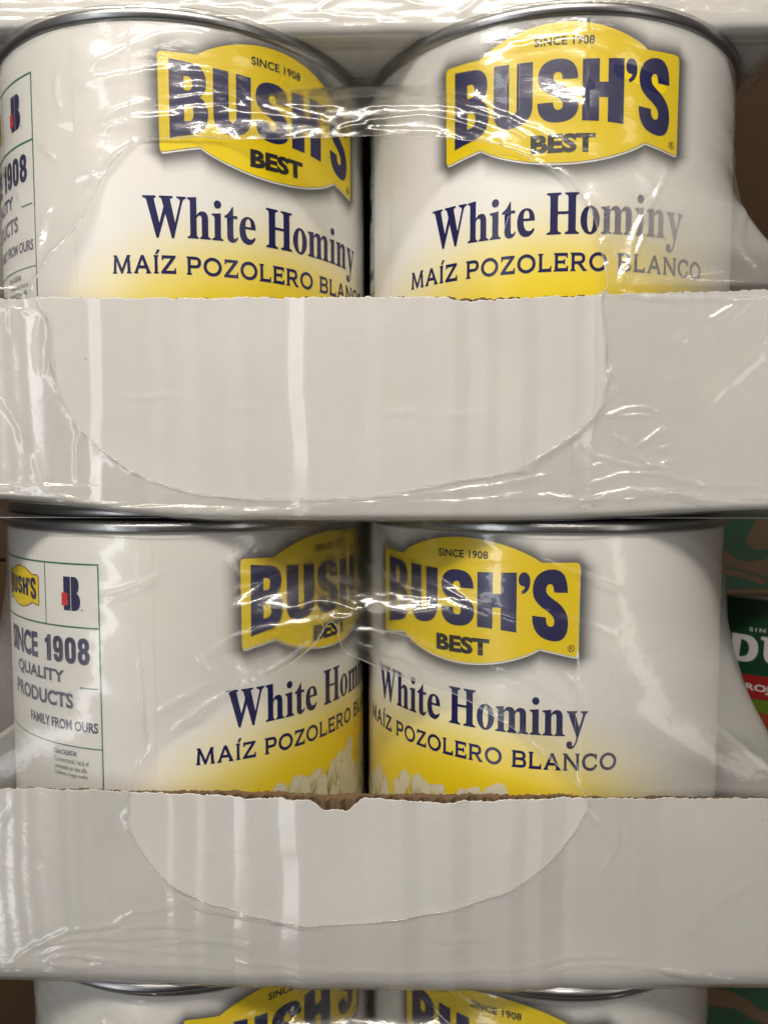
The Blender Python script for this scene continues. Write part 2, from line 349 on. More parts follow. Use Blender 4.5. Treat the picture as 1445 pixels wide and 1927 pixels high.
# condensed bold serif letters of the product name (cap height 140)
T = {
 'W': (160, 'M 0 140 L 50 140 L 50 134 L 42 131 L 62 48 L 78 104 L 70 131 L 62 134 L 62 140 L 112 140 L 112 134 L 102 131 L 120 50 L 138 120 C 140 128 136 132 126 134 L 126 140 L 160 140 L 160 134 C 152 132 149 128 146 118 L 115 -3 L 107 -3 L 84 80 L 58 -3 L 50 -3 L 14 126 C 12 131 8 133 0 134 Z'),
 'h': (86, 'M 0 0 L 0 5 C 8 7 10 9 10 16 L 10 122 C 10 130 8 132 0 134 L 0 139 L 34 142 L 34 80 C 40 90 47 95 56 95 C 70 95 77 86 77 68 L 77 16 C 77 9 79 7 86 5 L 86 0 L 46 0 L 46 5 C 52 7 53 9 53 16 L 53 66 C 53 76 51 80 46 80 C 41 80 37 76 34 70 L 34 16 C 34 9 35 7 41 5 L 41 0 Z'),
 'i': (43, 'M 0 0 L 0 5 C 8 7 10 9 10 16 L 10 74 C 10 82 8 84 0 86 L 0 91 L 34 95 L 34 16 C 34 9 36 7 43 5 L 43 0 Z'),
 't': (53, 'M 10 82 L 0 82 L 0 88 C 12 94 22 106 30 122 L 34 122 L 34 92 L 50 92 L 50 82 L 34 82 L 34 22 C 34 15 36 12 40 12 C 44 12 47 15 49 20 L 53 17 C 49 5 41 -2 30 -2 C 17 -2 10 5 10 19 Z'),
 'e': (66, 'M 65 22 C 58 6 48 -2 34 -2 C 12 -2 0 17 0 46 C 0 76 13 95 35 95 C 55 95 66 79 66 52 L 24 52 C 24 30 31 17 43 17 C 51 17 56 20 61 27 Z M 24 60 L 46 60 C 46 78 43 88 35 88 C 28 88 24 78 24 60 Z'),
 'H': (118, 'M 0 0 L 0 6 C 10 8 12 10 12 18 L 12 122 C 12 130 10 132 0 134 L 0 140 L 52 140 L 52 134 C 42 132 40 130 40 122 L 40 77 L 78 77 L 78 122 C 78 130 76 132 66 134 L 66 140 L 118 140 L 118 134 C 108 132 106 130 106 122 L 106 18 C 106 10 108 8 118 6 L 118 0 L 66 0 L 66 6 C 76 8 78 10 78 18 L 78 68 L 40 68 L 40 18 C 40 10 42 8 52 6 L 52 0 Z'),
 'o': (72, None),
 'm': (129, 'M 0 0 L 0 5 C 8 7 10 9 10 16 L 10 74 C 10 82 8 84 0 86 L 0 91 L 33 95 L 33 80 C 40 90 47 95 56 95 C 67 95 74 89 76 79 C 83 90 90 95 99 95 C 113 95 120 86 120 68 L 120 16 C 120 9 122 7 129 5 L 129 0 L 89 0 L 89 5 C 95 7 96 9 96 16 L 96 66 C 96 76 94 80 89 80 C 84 80 80 76 77 70 L 77 16 C 77 9 78 7 84 5 L 84 0 L 46 0 L 46 5 C 52 7 53 9 53 16 L 53 66 C 53 76 51 80 46 80 C 41 80 37 76 34 70 L 34 16 C 34 9 35 7 41 5 L 41 0 Z'),
 'n': (86, 'M 0 0 L 0 5 C 8 7 10 9 10 16 L 10 74 C 10 82 8 84 0 86 L 0 91 L 33 95 L 33 80 C 40 90 47 95 56 95 C 70 95 77 86 77 68 L 77 16 C 77 9 79 7 86 5 L 86 0 L 46 0 L 46 5 C 52 7 53 9 53 16 L 53 66 C 53 76 51 80 46 80 C 41 80 37 76 34 70 L 34 16 C 34 9 35 7 41 5 L 41 0 Z'),
 'y': (84, 'M 0 92 L 42 92 L 42 87 C 35 86 33 83 35 77 L 50 34 L 62 74 C 64 82 62 86 54 87 L 54 92 L 84 92 L 84 87 C 78 85 75 82 72 74 L 44 -14 C 37 -36 29 -46 17 -46 C 7 -46 1 -40 1 -31 C 1 -23 6 -18 13 -18 C 19 -18 23 -22 23 -28 C 23 -31 22 -33 22 -35 C 24 -38 30 -36 36 -18 L 40 -4 L 10 78 C 8 84 6 86 0 87 Z'),
}
def serif_word(word, u0, u1, v0, cap):
    x = 0; parts = []; W = sum(T[c][0] for c in word) + 5 * (len(word) - 1); k = (u1 - u0) / W
    for c in word:
        w, d = T[c]
        loops = [ellipse(36, 46.5, 36, 48.5), ellipse(36, 46.5, 11.5, 41)] if c == 'o' else path(d)
        if c == 'i': loops = loops + [ellipse(22, 124, 14, 14)]
        parts.append(fill([[(u0 + (x + a) * k, v0 + b * cap / 140) for a, b in lp] for lp in loops])); x += w + 5
    return join(parts)
# spaced wide capitals with small flared ends (second product line), cap height 100
K = {
 'M': (127, 'M 0 0 L 26 0 L 26 4 L 21 7 L 25 70 L 57 0 L 66 0 L 100 70 L 104 7 L 99 4 L 99 0 L 127 0 L 127 4 L 121 8 L 114 92 L 120 96 L 120 100 L 100 100 L 63 24 L 27 100 L 6 100 L 6 96 L 12 92 L 5 8 L 0 4 Z'),
 'A': (112, 'M 0 0 L 27 0 L 27 4 L 21 7 L 30 28 L 79 28 L 88 7 L 82 4 L 82 0 L 112 0 L 112 4 L 106 8 L 64 100 L 49 100 L 7 8 L 0 4 Z M 36 41 L 73 41 L 55 82 Z'),
 'I': (32, 'M 2 0 L 30 0 L 30 4 L 24 7 L 24 93 L 30 96 L 30 100 L 2 100 L 2 96 L 8 93 L 8 7 L 2 4 Z M 14 110 L 24 110 L 40 132 L 25 132 Z'),
 'Z': (94, 'M 0 0 L 94 0 L 94 28 L 89 28 L 86 14 L 26 14 L 92 92 L 92 100 L 4 100 L 4 76 L 9 76 L 12 87 L 66 87 L 0 8 Z'),
 'P': (92, 'M 0 0 L 30 0 L 30 4 L 23 7 L 23 38 L 55 38 C 80 38 92 50 92 69 C 92 89 80 100 55 100 L 0 100 L 0 96 L 7 93 L 7 7 L 0 4 Z M 23 51 L 54 51 C 69 51 76 57 76 69 C 76 81 69 87 54 87 L 23 87 Z'),
 'O': (120, None),
 'L': (84, 'M 0 0 L 84 0 L 84 28 L 79 28 L 76 14 L 23 14 L 23 93 L 30 96 L 30 100 L 0 100 L 0 96 L 7 93 L 7 7 L 0 4 Z'),
 'E': (90, 'M 0 0 L 90 0 L 90 26 L 85 26 L 82 14 L 23 14 L 23 45 L 64 45 L 66 38 L 71 38 L 71 64 L 66 64 L 64 57 L 23 57 L 23 87 L 79 87 L 82 76 L 87 76 L 87 100 L 0 100 L 0 96 L 7 93 L 7 7 L 0 4 Z'),
 'R': (104, 'M 0 0 L 30 0 L 30 4 L 23 7 L 23 40 L 48 40 L 82 0 L 104 0 L 104 4 L 96 7 L 67 41 C 84 44 93 54 93 70 C 93 90 80 100 55 100 L 0 100 L 0 96 L 7 93 L 7 7 L 0 4 Z M 23 52 L 55 52 C 70 52 77 58 77 70 C 77 81 70 87 55 87 L 23 87 Z'),
 'B': (97, 'M 0 0 L 58 0 C 84 0 97 10 97 28 C 97 42 90 50 77 53 C 88 56 93 63 93 74 C 93 91 80 100 56 100 L 0 100 L 0 96 L 7 93 L 7 7 L 0 4 Z M 23 13 L 57 13 C 73 13 81 18 81 29 C 81 40 73 46 57 46 L 23 46 Z M 23 58 L 55 58 C 70 58 77 63 77 73 C 77 83 70 88 55 88 L 23 88 Z'),
 'N': (112, 'M 0 0 L 28 0 L 28 4 L 21 7 L 21 76 L 90 0 L 106 0 L 106 93 L 112 96 L 112 100 L 84 100 L 84 96 L 91 93 L 91 24 L 22 100 L 0 100 L 0 96 L 7 93 L 7 7 L 0 4 Z'),
 'C': (104, 'M 104 30 C 96 10 80 -2 57 -2 C 22 -2 0 20 0 50 C 0 80 22 102 57 102 C 72 102 84 98 92 90 L 95 99 L 100 99 L 100 68 L 95 68 C 90 80 78 88 58 88 C 33 88 17 73 17 50 C 17 27 33 12 58 12 C 74 12 86 20 91 34 Z'),
}
def caps_line(words, u0, u1, v0, cap):
    gap, sp = 20, 74; x = 0; items = []
    for w in words:
        for c in w:
            wd, dd = K[c]; items.append((x, bolder([ellipse(60, 50, 60, 52), ellipse(60, 50, 43, 38)] if c == 'O' else path(dd), 2.1, (1,) if c == 'I' else ()))); x += wd + gap
        x += sp - gap
    W = x - sp; k = (u1 - u0) / W
    return join([fill([[(u0 + (x + a) * k, v0 + b * cap / 100) for a, b in lp] for lp in lps]) for x, lps in items])
# heavy condensed figures of the back panel, 100 x 140
DIG = {'1': [[(20, 0), (66, 0), (66, 140), (32, 140), (22, 122), (0, 114), (0, 92), (20, 94)]],
       '9': path('M 4 40 L 42 40 C 42 30 45 26 50 26 C 57 26 60 31 60 42 L 60 56 C 55 50 48 47 38 47 C 14 47 0 64 0 94 C 0 126 18 143 50 143 C 84 143 100 126 100 92 L 100 44 C 100 14 84 -3 50 -3 C 20 -3 5 12 4 40 Z M 39 94 C 39 80 42 74 49 74 C 57 74 60 80 60 94 C 60 108 57 114 50 114 C 42 114 39 108 39 94 Z'),
       '0': path('M 0 44 C 0 14 18 -3 50 -3 C 82 -3 100 14 100 44 L 100 96 C 100 126 82 143 50 143 C 18 143 0 126 0 96 Z M 39 42 C 39 31 43 26 50 26 C 57 26 61 31 61 42 L 61 98 C 61 109 57 114 50 114 C 43 114 39 109 39 98 Z'),
       '8': path('M 0 40 C 0 12 18 -3 50 -3 C 82 -3 100 12 100 40 C 100 57 93 68 80 73 C 91 79 97 88 97 103 C 97 129 80 143 50 143 C 20 143 3 129 3 103 C 3 88 9 79 20 73 C 7 68 0 57 0 40 Z M 38 42 C 38 30 42 25 50 25 C 58 25 62 30 62 42 C 62 53 58 58 50 58 C 42 58 38 53 38 42 Z M 40 101 C 40 91 43 87 50 87 C 57 87 60 91 60 101 C 60 111 57 115 50 115 C 43 115 40 111 40 101 Z')}
def bolder(loops, d, solid=()):
    """push outlines out by d (holes shrink); the first loop and those in solid are outlines"""
    out = []
    for k, lp in enumerate(loops):
        lp = [p for i, p in enumerate(lp) if math.dist(p, lp[i - 1]) > 1e-6]; n = len(lp)
        ar = sum(lp[i][0] * lp[(i + 1) % n][1] - lp[(i + 1) % n][0] * lp[i][1] for i in range(n))
        s = (1 if ar > 0 else -1) * (1 if k == 0 or k in solid else -1); q = []
        for i in range(n):
            a = Vector(lp[i]) - Vector(lp[i - 1]); b = Vector(lp[(i + 1) % n]) - Vector(lp[i]); a.normalize(); b.normalize()
            na = Vector((a.y, -a.x)); nb_ = Vector((b.y, -b.x)); m = na + nb_
            if m.length < 0.3: m = na
            m.normalize(); L = min(1.6, 1 / max(0.3, m.dot(na))); w = Vector(lp[i]) + m * d * s * L; q.append((w.x, w.y))
        out.append(q)
    return out
def badge_loop(c=1.0, g=0.0):
    """outline of the yellow badge: oval with a ribbon end on either side; g grows it"""
    p = []
    def rnd(a, b, d, r):   # rounded corner b between a and d
        va = (Vector(a) - Vector(b)).normalized(); vd = (Vector(d) - Vector(b)).normalized()
        for t in (0, .33, .67, 1):
            q = Vector(b) + va * r * (1 - t) ** 2 + vd * r * t ** 2; p.append((q.x, q.y))
    HW, zt, zb = 43.0, 162.6, 128.3
    rnd((-HW, zb), (-HW, zt), (-29.5, zt), 1.6)
    n = 26
    for i in range(n + 1):
        a = math.pi * (1 - i / n); s = -math.cos(math.pi - a)
        x = -29.5 + 59 * i / n; p.append((x, zt - 0.2 + 8.2 * (1 - (x / 29.5) ** 2) ** 0.9))
    rnd((29.5, zt), (HW, zt), (HW, zb), 1.6)
    rnd((HW, zt), (HW - 0.3, zb), (29.2, 131.3), 1.6)
    for i in range(n + 1):
        x = 29.0 - 58 * i / n; p.append((x, 131.2 - 7.6 * (1 - (x / 29.0) ** 2) ** 0.9))
    rnd((-29.2, 131.3), (-HW + 0.3, zb), (-HW, zt), 1.6)
    return p
def grow(loop, d):
    n = len(loop); out = []
    for i in range(n):
        a = Vector(loop[i - 2]); b = Vector(loop[(i + 2) % n]); t = (b - a)
        if t.length < 1e-6: out.append(loop[i]); continue
        t.normalize(); nrm = Vector((-t.y, t.x)); q = Vector(loop[i]) + nrm * d; out.append((q.x, q.y))
    return out

def build_label_prints():
    """shared mesh data for every print on the hominy label: list of (name, mesh)"""
    P = []
    lp = badge_loop()
    # drop shadow: rings round the badge fading to nothing
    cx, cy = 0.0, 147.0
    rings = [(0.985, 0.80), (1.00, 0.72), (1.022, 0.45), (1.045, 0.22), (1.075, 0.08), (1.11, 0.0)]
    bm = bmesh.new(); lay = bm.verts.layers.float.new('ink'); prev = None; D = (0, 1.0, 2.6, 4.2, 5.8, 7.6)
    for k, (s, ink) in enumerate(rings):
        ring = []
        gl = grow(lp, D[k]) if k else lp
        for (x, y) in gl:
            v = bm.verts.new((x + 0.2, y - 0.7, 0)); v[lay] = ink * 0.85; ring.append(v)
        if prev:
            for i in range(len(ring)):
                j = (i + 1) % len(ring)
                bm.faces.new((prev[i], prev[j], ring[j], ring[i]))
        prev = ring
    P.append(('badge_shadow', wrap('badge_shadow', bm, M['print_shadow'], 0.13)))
    P.append(('brand_badge', wrap('brand_badge', fill([lp]), M['yellow'], 0.20)))
    P.append(('brand_lettering', wrap('brand_lettering', brand_bm(), M['navy'], 0.27)))
    b = fit(text_bm('SINCE 1908', 0.026, 1.05), -10.2, 10.2, 162.9, 165.9)
    P.append(('since_lettering', wrap('since_lettering', b, M['charcoal'], 0.27)))
    b = fit(text_bm('BEST', 0.05, 1.0), -11.1, 11.0, 126.9, 133.4)
    P.append(('best_lettering', wrap('best_lettering', b, M['charcoal'], 0.27)))
    ring = [fill([ellipse(40.2, 131.6, 1.25, 1.25), ellipse(40.2, 131.6, 1.0, 1.0)]), fit(text_bm('R', 0.02), 39.7, 40.75, 130.95, 132.3)]
    P.append(('registered_mark', wrap('registered_mark', join(ring), M['charcoal'], 0.27)))
    P.append(('product_name', wrap('product_name', join([serif_word('White', -49.1, -9.3, 99.3, 14.2), serif_word('Hominy', -5.2, 46.8, 99.3, 14.2)]), M['navy'], 0.14)))
    b = caps_line(('MAIZ', 'POZOLERO', 'BLANCO'), -60.1, 57.6, 86.7, 6.1)
    P.append(('product_subtitle', wrap('product_subtitle', b, M['navy'], 0.14)))
    # ruled panel on the back of the label
    L = []
    def rect(u0, u1, v0, v1): L.append(fill([[(u0, v0), (u1, v0), (u1, v1), (u0, v1)]]))
    rect(-95.0, -94.4, 8, 161.5); rect(-175, -95.0, 160.9, 161.5); rect(-175, -95.0, 137.4, 138.0); rect(-120.3, -119.9, 138.0, 160.9)
    rect(-175, -95.0, 92.2, 92.7); rect(-103.8, -96.0, 114.9, 115.4)
    P.append(('panel_rules', wrap('panel_rules', join(L), M['green_line'], 0.14)))
    t = []
    t.append(fit(text_bm('SINCE', 0.040), -151.5, -126.0, 123.8, 133.8))
    for ch, u0, u1 in (('1', -121.3, -117.8), ('9', -116.6, -111.3), ('0', -110.4, -105.1), ('8', -104.3, -99.0)): t.append(fit(fill(DIG[ch]), u0, u1, 123.8, 133.8))
    t.append(fit(text_bm('QUALITY', 0.036), -144.0, -110.9, 115.3, 121.0)); t.append(fit(text_bm('PRODUCTS', 0.036), -147.0, -107.0, 106.7, 112.6))
    t.append(fit(text_bm('FAMILY FROM OURS', 0.032), -133.0, -96.2, 98.4, 102.4))
    t.append(fit(text_bm('Cómo CALENTAR', 0.02), -117.5, -106.0, 88.6, 90.6))
    P.append(('panel_lettering', wrap('panel_lettering', join(t), M['navy'], 0.14)))
    g = [fit(text_bm('Convencional: hacia el', 0.005), -117.5, -100.8, 85.6, 87.6), fit(text_bm('contenido en una olla.', 0.005), -117.5, -101.4, 82.9, 84.8), fit(text_bm('Caliente a fuego medio.', 0.005), -117.5, -101.0, 80.2, 82.1)]
    P.append(('small_print', wrap('small_print', join(g), M['green_line'], 0.14)))
    mini = lambda lpp, k=0.325: [(-138.5 + x * k, 150.4 + (y - 147) * k) for x, y in lpp]
    P.append(('small_badge_outline', wrap('small_badge_outline', fill([mini(grow(lp, 1.6))]), M['gold'], 0.13)))
    P.append(('small_badge', wrap('small_badge', fill([mini(lp)]), M['yellow'], 0.18)))
    b = brand_bm()
    for v in b.verts: v.co = Vector((-138.5 + v.co.x * 0.325, 150.4 + (v.co.y - 147) * 0.325, 0))
    P.append(('small_brand_lettering', wrap('small_brand_lettering', b, M['navy'], 0.24)))
    # the double-B emblem: navy B with a thin white slit and a small red b in front
    k = lambda g, u0, u1, v0, v1: [[(u0 + x / 100 * (u1 - u0), v0 + y / 140 * (v1 - v0)) for x, y in lpp] for lpp in path(g)]
    B1 = 'M 0 0 L 45 0 L 45 140 L 0 140 Z'
    B2 = 'M 50 0 L 70 0 C 92 0 106 14 106 40 C 106 58 96 68 84 72 C 94 78 100 88 100 104 C 100 128 88 140 70 140 L 50 140 Z'
    P.append(('emblem', wrap('emblem', join([fill(k(B1, -110.2, -103.0, 143.8, 156.4)), fill(k(B2, -110.2, -103.0, 143.8, 156.4)), fill([ellipse(-101.9, 144.2, .3, .3, 10)])]), M['navy'], 0.14)))
    P.append(('emblem_red_letter', wrap('emblem_red_letter', fill(k('M 0 0 L 60 0 C 88 0 100 12 100 38 C 100 56 92 66 80 70 C 92 76 97 88 97 102 C 97 128 84 140 58 140 L 0 140 Z', -111.2, -108.0, 145.6, 150.4)), M['red'], 0.20)))
    # printed photograph of the hominy heap: overlapping kernels, one tone per vertex
    rng = random.Random(3); ks = []
    for i in range(170):
        u = rng.uniform(-66, 62); top = 78.2 - 0.0036 * (u - 2) ** 2 + rng.uniform(-4.5, 0.8); v = top - 7.0 - rng.random() ** 1.2 * 42
        ks.append((v, u))
    ks.sort(reverse=True); bm = bmesh.new(); lay = bm.verts.layers.float.new('tone')
    VS, FS, TN = [], [], []
    for i, (v, u) in enumerate(ks):
        a = rng.gauss(0, 0.42) + math.pi / 2 * rng.choice((1, 1, 1, -1)); rl, rw = rng.uniform(7.5, 10.5), rng.uniform(3.3, 4.6); off = 0.14 + i * 0.0022; br = rng.uniform(-0.12, 0.06)
        base = len(VS); nseg = 16; dent = rng.choice((-1, 1)) * 0.5 * math.pi
        for ri, rad in enumerate((0.0, 0.55, 0.86, 1.0)):
            for q in range(1 if ri == 0 else nseg):
                th = 2 * math.pi * q / nseg; rr = rad * (1 - 0.22 * math.exp(-((math.atan2(math.sin(th - dent), math.cos(th - dent))) / 0.5) ** 2))
                lx, ly = rl * rr * math.cos(th), rw * rr * math.sin(th) * (1 - 0.42 * math.cos(th))
                x = u + lx * math.cos(a) - ly * math.sin(a); y = v + lx * math.sin(a) + ly * math.cos(a)
                VS.append((x, y, off))
                light = 0.5 + 0.5 * (0.3 * (x - u) / 6 + 0.9 * (y - v) / 6)
                TN.append(max(0.0, min(1.0, (0.80 if ri == 0 else 0.82 if ri == 1 else 0.62 if ri == 2 else 0.30) + br + (light - 0.5) * 1.0 - 0.30 * math.exp(-((lx * 0.5 + ly) / 1.1) ** 2) * (ri < 2) * (i % 3 == 0))))
        for q in range(nseg): FS.append((base, base + 1 + q, base + 1 + (q + 1) % nseg))
        for ri in range(2):
            for q in range(nseg):
                A = base + 1 + ri * nseg; B_ = A + nseg; j = (q + 1) % nseg
                FS.append((A + q, B_ + q, B_ + j, A + j))
    bm.free()
    pv = [((R + o) * math.sin(x / R), -(R + o) * math.cos(x / R), y) for x, y, o in VS]
    me = mesh_data('hominy_picture', pv, FS, M['kernel']); at = me.attributes.new('tone', 'FLOAT', 'POINT'); at.data.foreach_set('value', TN)
    P.append(('hominy_picture', me))
    return P

def label_sheet():
    """paper label with a lapped vertical seam left of the ruled panel's edge, UV in units of 100 mm"""
    n = 160; seam = -89.5 / R; vs, fs, uv = [], [], []
    zs = [4.0, 60, 120, 172.6]
    for z in zs:
        for i in range(n + 6):
            a = seam + 2 * math.pi * i / n; rr = R + 0.02 + 0.10 * smooth(n - 4, n + 1, i)
            vs.append((rr * math.sin(a), -rr * math.cos(a), z))
    nc = n + 6; fs = grid_faces(len(zs), nc)
    me = mesh_data('label', vs, fs, M['label']); ul = me.uv_layers.new(name='UVMap')
    for lpp in me.loops:
        i = lpp.vertex_index % nc; z = zs[lpp.vertex_index // nc]; u = -89.5 + 2 * math.pi * R * i / n
        if u > math.pi * R: u -= 2 * math.pi * R
        ul.data[lpp.index].uv = (u / 100, z / 100)
    # keep one face from straddling the wrap-around on the far side
    for p in me.polygons:
        us = [ul.data[k].uv[0] for k in p.loop_indices]
        if max(us) - min(us) > 2:
            for k in p.loop_indices: ul.data[k].uv = (2.4, ul.data[k].uv[1])
    return me

BODY = lathe([(72, 1.2), (74.5, 0.3), (77.9, 0.2), (78.6, 0.8), (78.6, 2.8), (77.6, 3.4), (76.9, 4.2), (76.9, 171.6), (77.2, 172.9)])
RIM = lathe([(77.0, 172.6), (78.2, 173.0), (78.7, 173.6), (78.75, 175.6), (78.3, 176.3), (77.4, 176.5), (76.6, 176.2), (76.2, 175.2), (76.0, 172.4), (75.6, 171.6)])
LID = lathe([(75.9, 172.6), (75.4, 171.3), (72.0, 171.1), (70.5, 171.9), (69, 171.9), (67.5, 171.2), (62, 171.2), (60.5, 171.8), (59, 171.8), (57.5, 171.2), (0.01, 171.2)])
me_body, me_rim, me_lid = mesh_data('body', *BODY, M['metal']), mesh_data('rim', *RIM, M['metal']), mesh_data('lid', *LID, M['metal_dark'])
me_label = label_sheet(); PRINTS = build_label_prints()
def make_can(row, side, turn_mm, label, skip=()):
    x, d, z = ROWS[row]
    t = empty('hominy_can', (x + side * S, d + R, z), turn_mm / R)
    tag(t, label, 'can', 'cans of white hominy stacked in trays')
    link(bpy.data.objects.new('body', me_body), t); link(bpy.data.objects.new('rim', me_rim), t); link(bpy.data.objects.new('lid', me_lid), t)
    lb = link(bpy.data.objects.new('label', me_label), t)
    for nme, me in PRINTS:
        if not nme.startswith(skip or ('-',)): link(bpy.data.objects.new(nme, me), lb)
    return t
make_can(0, -1, 52.2, 'white hominy can on the left of the top row, ruled box at left edge')
make_can(0, 1, -7.6, 'white hominy can on the right of the top row, whole yellow badge facing forward')
make_can(1, -1, 79.6, 'white hominy can on the left of the middle row, turned to show SINCE 1908 panel')
make_can(1, 1, -42.1, 'white hominy can on the right of the middle row, badge turned left toward the gap')
make_can(2, -1, 52.6, 'hominy can at bottom left, only its steel rim and label top showing', ('panel', 'emblem', 'small'))
make_can(2, 1, -28.6, 'hominy can at bottom right, SINCE 1908 and badge top showing under the tray')
for row, side in ((0, -1), (0, 1), (1, -1), (1, 1)):
    x, d, z = ROWS[row]; t = empty('hominy_can', (x + side * S, d + R + 2 * S, z), 1.9 - side)
    tag(t, 'shadowed hominy can hidden behind the %s can of the %s row' % ('left' if side < 0 else 'right', ('top', 'middle')[row]), 'can', 'cans of white hominy stacked in trays')
    for nme, me in (('body', me_body), ('rim', me_rim), ('lid', me_lid), ('label', me_label)): link(bpy.data.objects.new(nme, me), t)
# ------------------------------------------------------------------ corrugated trays
XH = 161.5   # half width of a tray
# vertical waves of the board over the cans: (x mm, width mm, slope)
WAVES = {0: [(-91.5, 4.2, 1.0), (-20.5, 6.4, 1.0), (79, 7, -.85), (60, 5, -.6), (-58, 6, .45), (-42, 5, .4), (36, 5, -.55), (47, 4, -.5), (6, 4, .35), (-112, 5, .6), (-70, 4, .4)],
         1: [(-24.5, 7.0, .97), (-41.5, 5.5, .80), (-56, 4, .62), (-67, 3, .6), (70, 8, -.9), (58, 5, -.55), (20, 6, -.5), (5, 4, .35), (38, 6, -.6), (-110, 6, .25), (105, 7, -.3)],
         -1: [(-60, 8, .3), (20, 9, -.3), (70, 8, -.3)]}
PANEL_Y = {-1: (18.0, 18.0), 0: (-6.2, -6.0), 1: (-8.6, -6.8)}     # outer face at top and at bottom
TOPZ = {0: lambda x: 435.6 + 1.9 * smooth(40, 150, x) + 0.6 * smooth(-60, -130, x), 1: lambda x: 259.2 + 2.6 * smooth(-20, -130, x) + 0.8 * smooth(30, 130, x), -1: lambda x: 612.0 + 0 * x}
BOTZ = {0: lambda x: 358.4 + 7.6 * smooth(-40, -135, x) ** 1.2 + 3.8 * smooth(55, 150, x), 1: lambda x: 181.0 + 2.2 * smooth(-30, -140, x) + 3.0 * smooth(40, 150, x), -1: lambda x: 536.2 + 2.5 * smooth(-60, -130, x) + 0 * x}
CREASE = {0: [(-82, 401, -62, 402.5, .16), (-46, 397, -30, 397.5, .12), (8, 396, 22, 397, .16), (24, 395, 44, 396, .14), (-12, 420, 4, 421, .07), (95, 404, 120, 409, .08)],
          1: [(-60, 238, -30, 240, .06), (25, 206, 48, 207, .12), (90, 232, 120, 240, .06)]}
BOTR = {0: 3.0, 1: 12.0, -1: 3.0}
XG = np.arange(-200, 200.01, 0.25)
def stripe_slope(x, s):
    """slope that turns a strip of the board toward the window on the left (s > 0) or the added lamp on the right (s < 0)"""
    view = math.degrees(math.atan2(14.0 - x, 263.0)); lamp = -36.2 if s > 0 else 40.2
    return math.tan(math.radians((view + lamp) / 2)) * abs(s)
WCACHE = {}
for rk, lst in WAVES.items():
    gain = [1.0] * len(lst); k = np.ones(161) / 161
    calm = np.ones_like(XG)
    for xc, w_, s in lst: calm *= 1 - smooth(0.5 * w_ + 2.5, 0.5 * w_, np.abs(XG - xc))
    for it in range(6):      # strips keep their slope after the wide drift is taken out
        sl = 0.010 * vnoise(XG / 6.0, XG * 0 + 3.1, 5 + rk) * calm + 0.045 * np.sin(XG * 2 * math.pi / 5.6) * np.clip(0.35 + vnoise(XG / 17.0, XG * 0 + 1.7, 15 + rk), 0, 1) * calm
        for g_, (xc, w_, s) in zip(gain, lst): sl = sl + g_ * stripe_slope(xc, s) * smooth(-0.5 * w_ - 1.0, -0.5 * w_ + 0.3, XG - xc) * (1 - smooth(0.5 * w_ - 0.3, 0.5 * w_ + 1.0, XG - xc))
        h = np.cumsum(sl) * 0.25; h = h - np.convolve(np.pad(h, 80, mode='edge'), k, 'valid'); d1 = np.gradient(h, 0.25)
        for n_, (xc, w_, s) in enumerate(lst): gain[n_] += 0.8 * (1 - np.interp(xc, XG, d1) / stripe_slope(xc, s))
    WCACHE[rk] = np.clip(h, -1.7, 1.7)
def panel_y(row, x, z):
    """outer face of the front panel"""
    xc = ROWS[row][0] if row >= 0 else 0.0
    zt, zb = TOPZ[row](x), BOTZ[row](x); yt, yb = PANEL_Y[row]
    t = np.clip((zt - z) / np.maximum(zt - zb, 1), 0, 1); y = yt + (yb - yt) * t
    env = 1 - 0.25 * smooth(0.55, 0.95, t) + 0.0 * x
    y = y + np.interp(x - xc + 1.1 * vnoise(z / 26.0 + 0.3, x / 28.0, 90 + row) + 0.25 * vnoise(z / 5.0, x / 9.0, 93 + row), XG, WCACHE[row]) * env + 0.35 * vnoise(x / 40.0, z / 30.0, 11 + row)
    for (x0, z0, x1, z1, h) in CREASE.get(row, ()):
        u = np.clip(((x - x0) * (x1 - x0) + (z - z0) * (z1 - z0)) / ((x1 - x0) ** 2 + (z1 - z0) ** 2), 0, 1)
        dd = np.hypot(x - x0 - u * (x1 - x0), z - z0 - u * (z1 - z0) - 0.6 * vnoise(x / 5.0, x * 0, 61)); y = y - h * np.exp(-(dd / 0.8) ** 2) * (0.3 + 0.7 * np.sin(np.clip(u, .02, .98) * math.pi))
    r = BOTR[row]; dz = np.clip((zb + r - z) / r, 0, 1); y = y + r * (1 - np.sqrt(np.clip(1 - dz * dz, 0, 1)))
    return y
TEAR = {0: [(41, 9, 1.3), (57, 6, .7), (74, 4, .8), (-120, 6, .4)], 1: [(-9, 6.5, 4.2), (-2.5, 3, 2.0), (27, 10, 1.4), (44, 6, .8), (-30, 16, .5)], -1: []}
def torn_top(row, x, layer):
    z = TOPZ[row](x) + 0.36 * vnoise(x / 0.8, x * 0 + layer, 30 + row) + 0.25 * vnoise(x / 4.0, x * 0 + layer, 40 + row)
    if layer and row == 1: z = z - 1.5 * smooth(-45, -85, x) - 1.3 * smooth(55, 90, x)
    for xc, w, dz in TEAR[row]:
        z = z - dz * (1.0 if layer == 0 else 0.35 if layer == 1 else 0.12) * np.exp(-((x - xc) / w) ** 4)
    return z
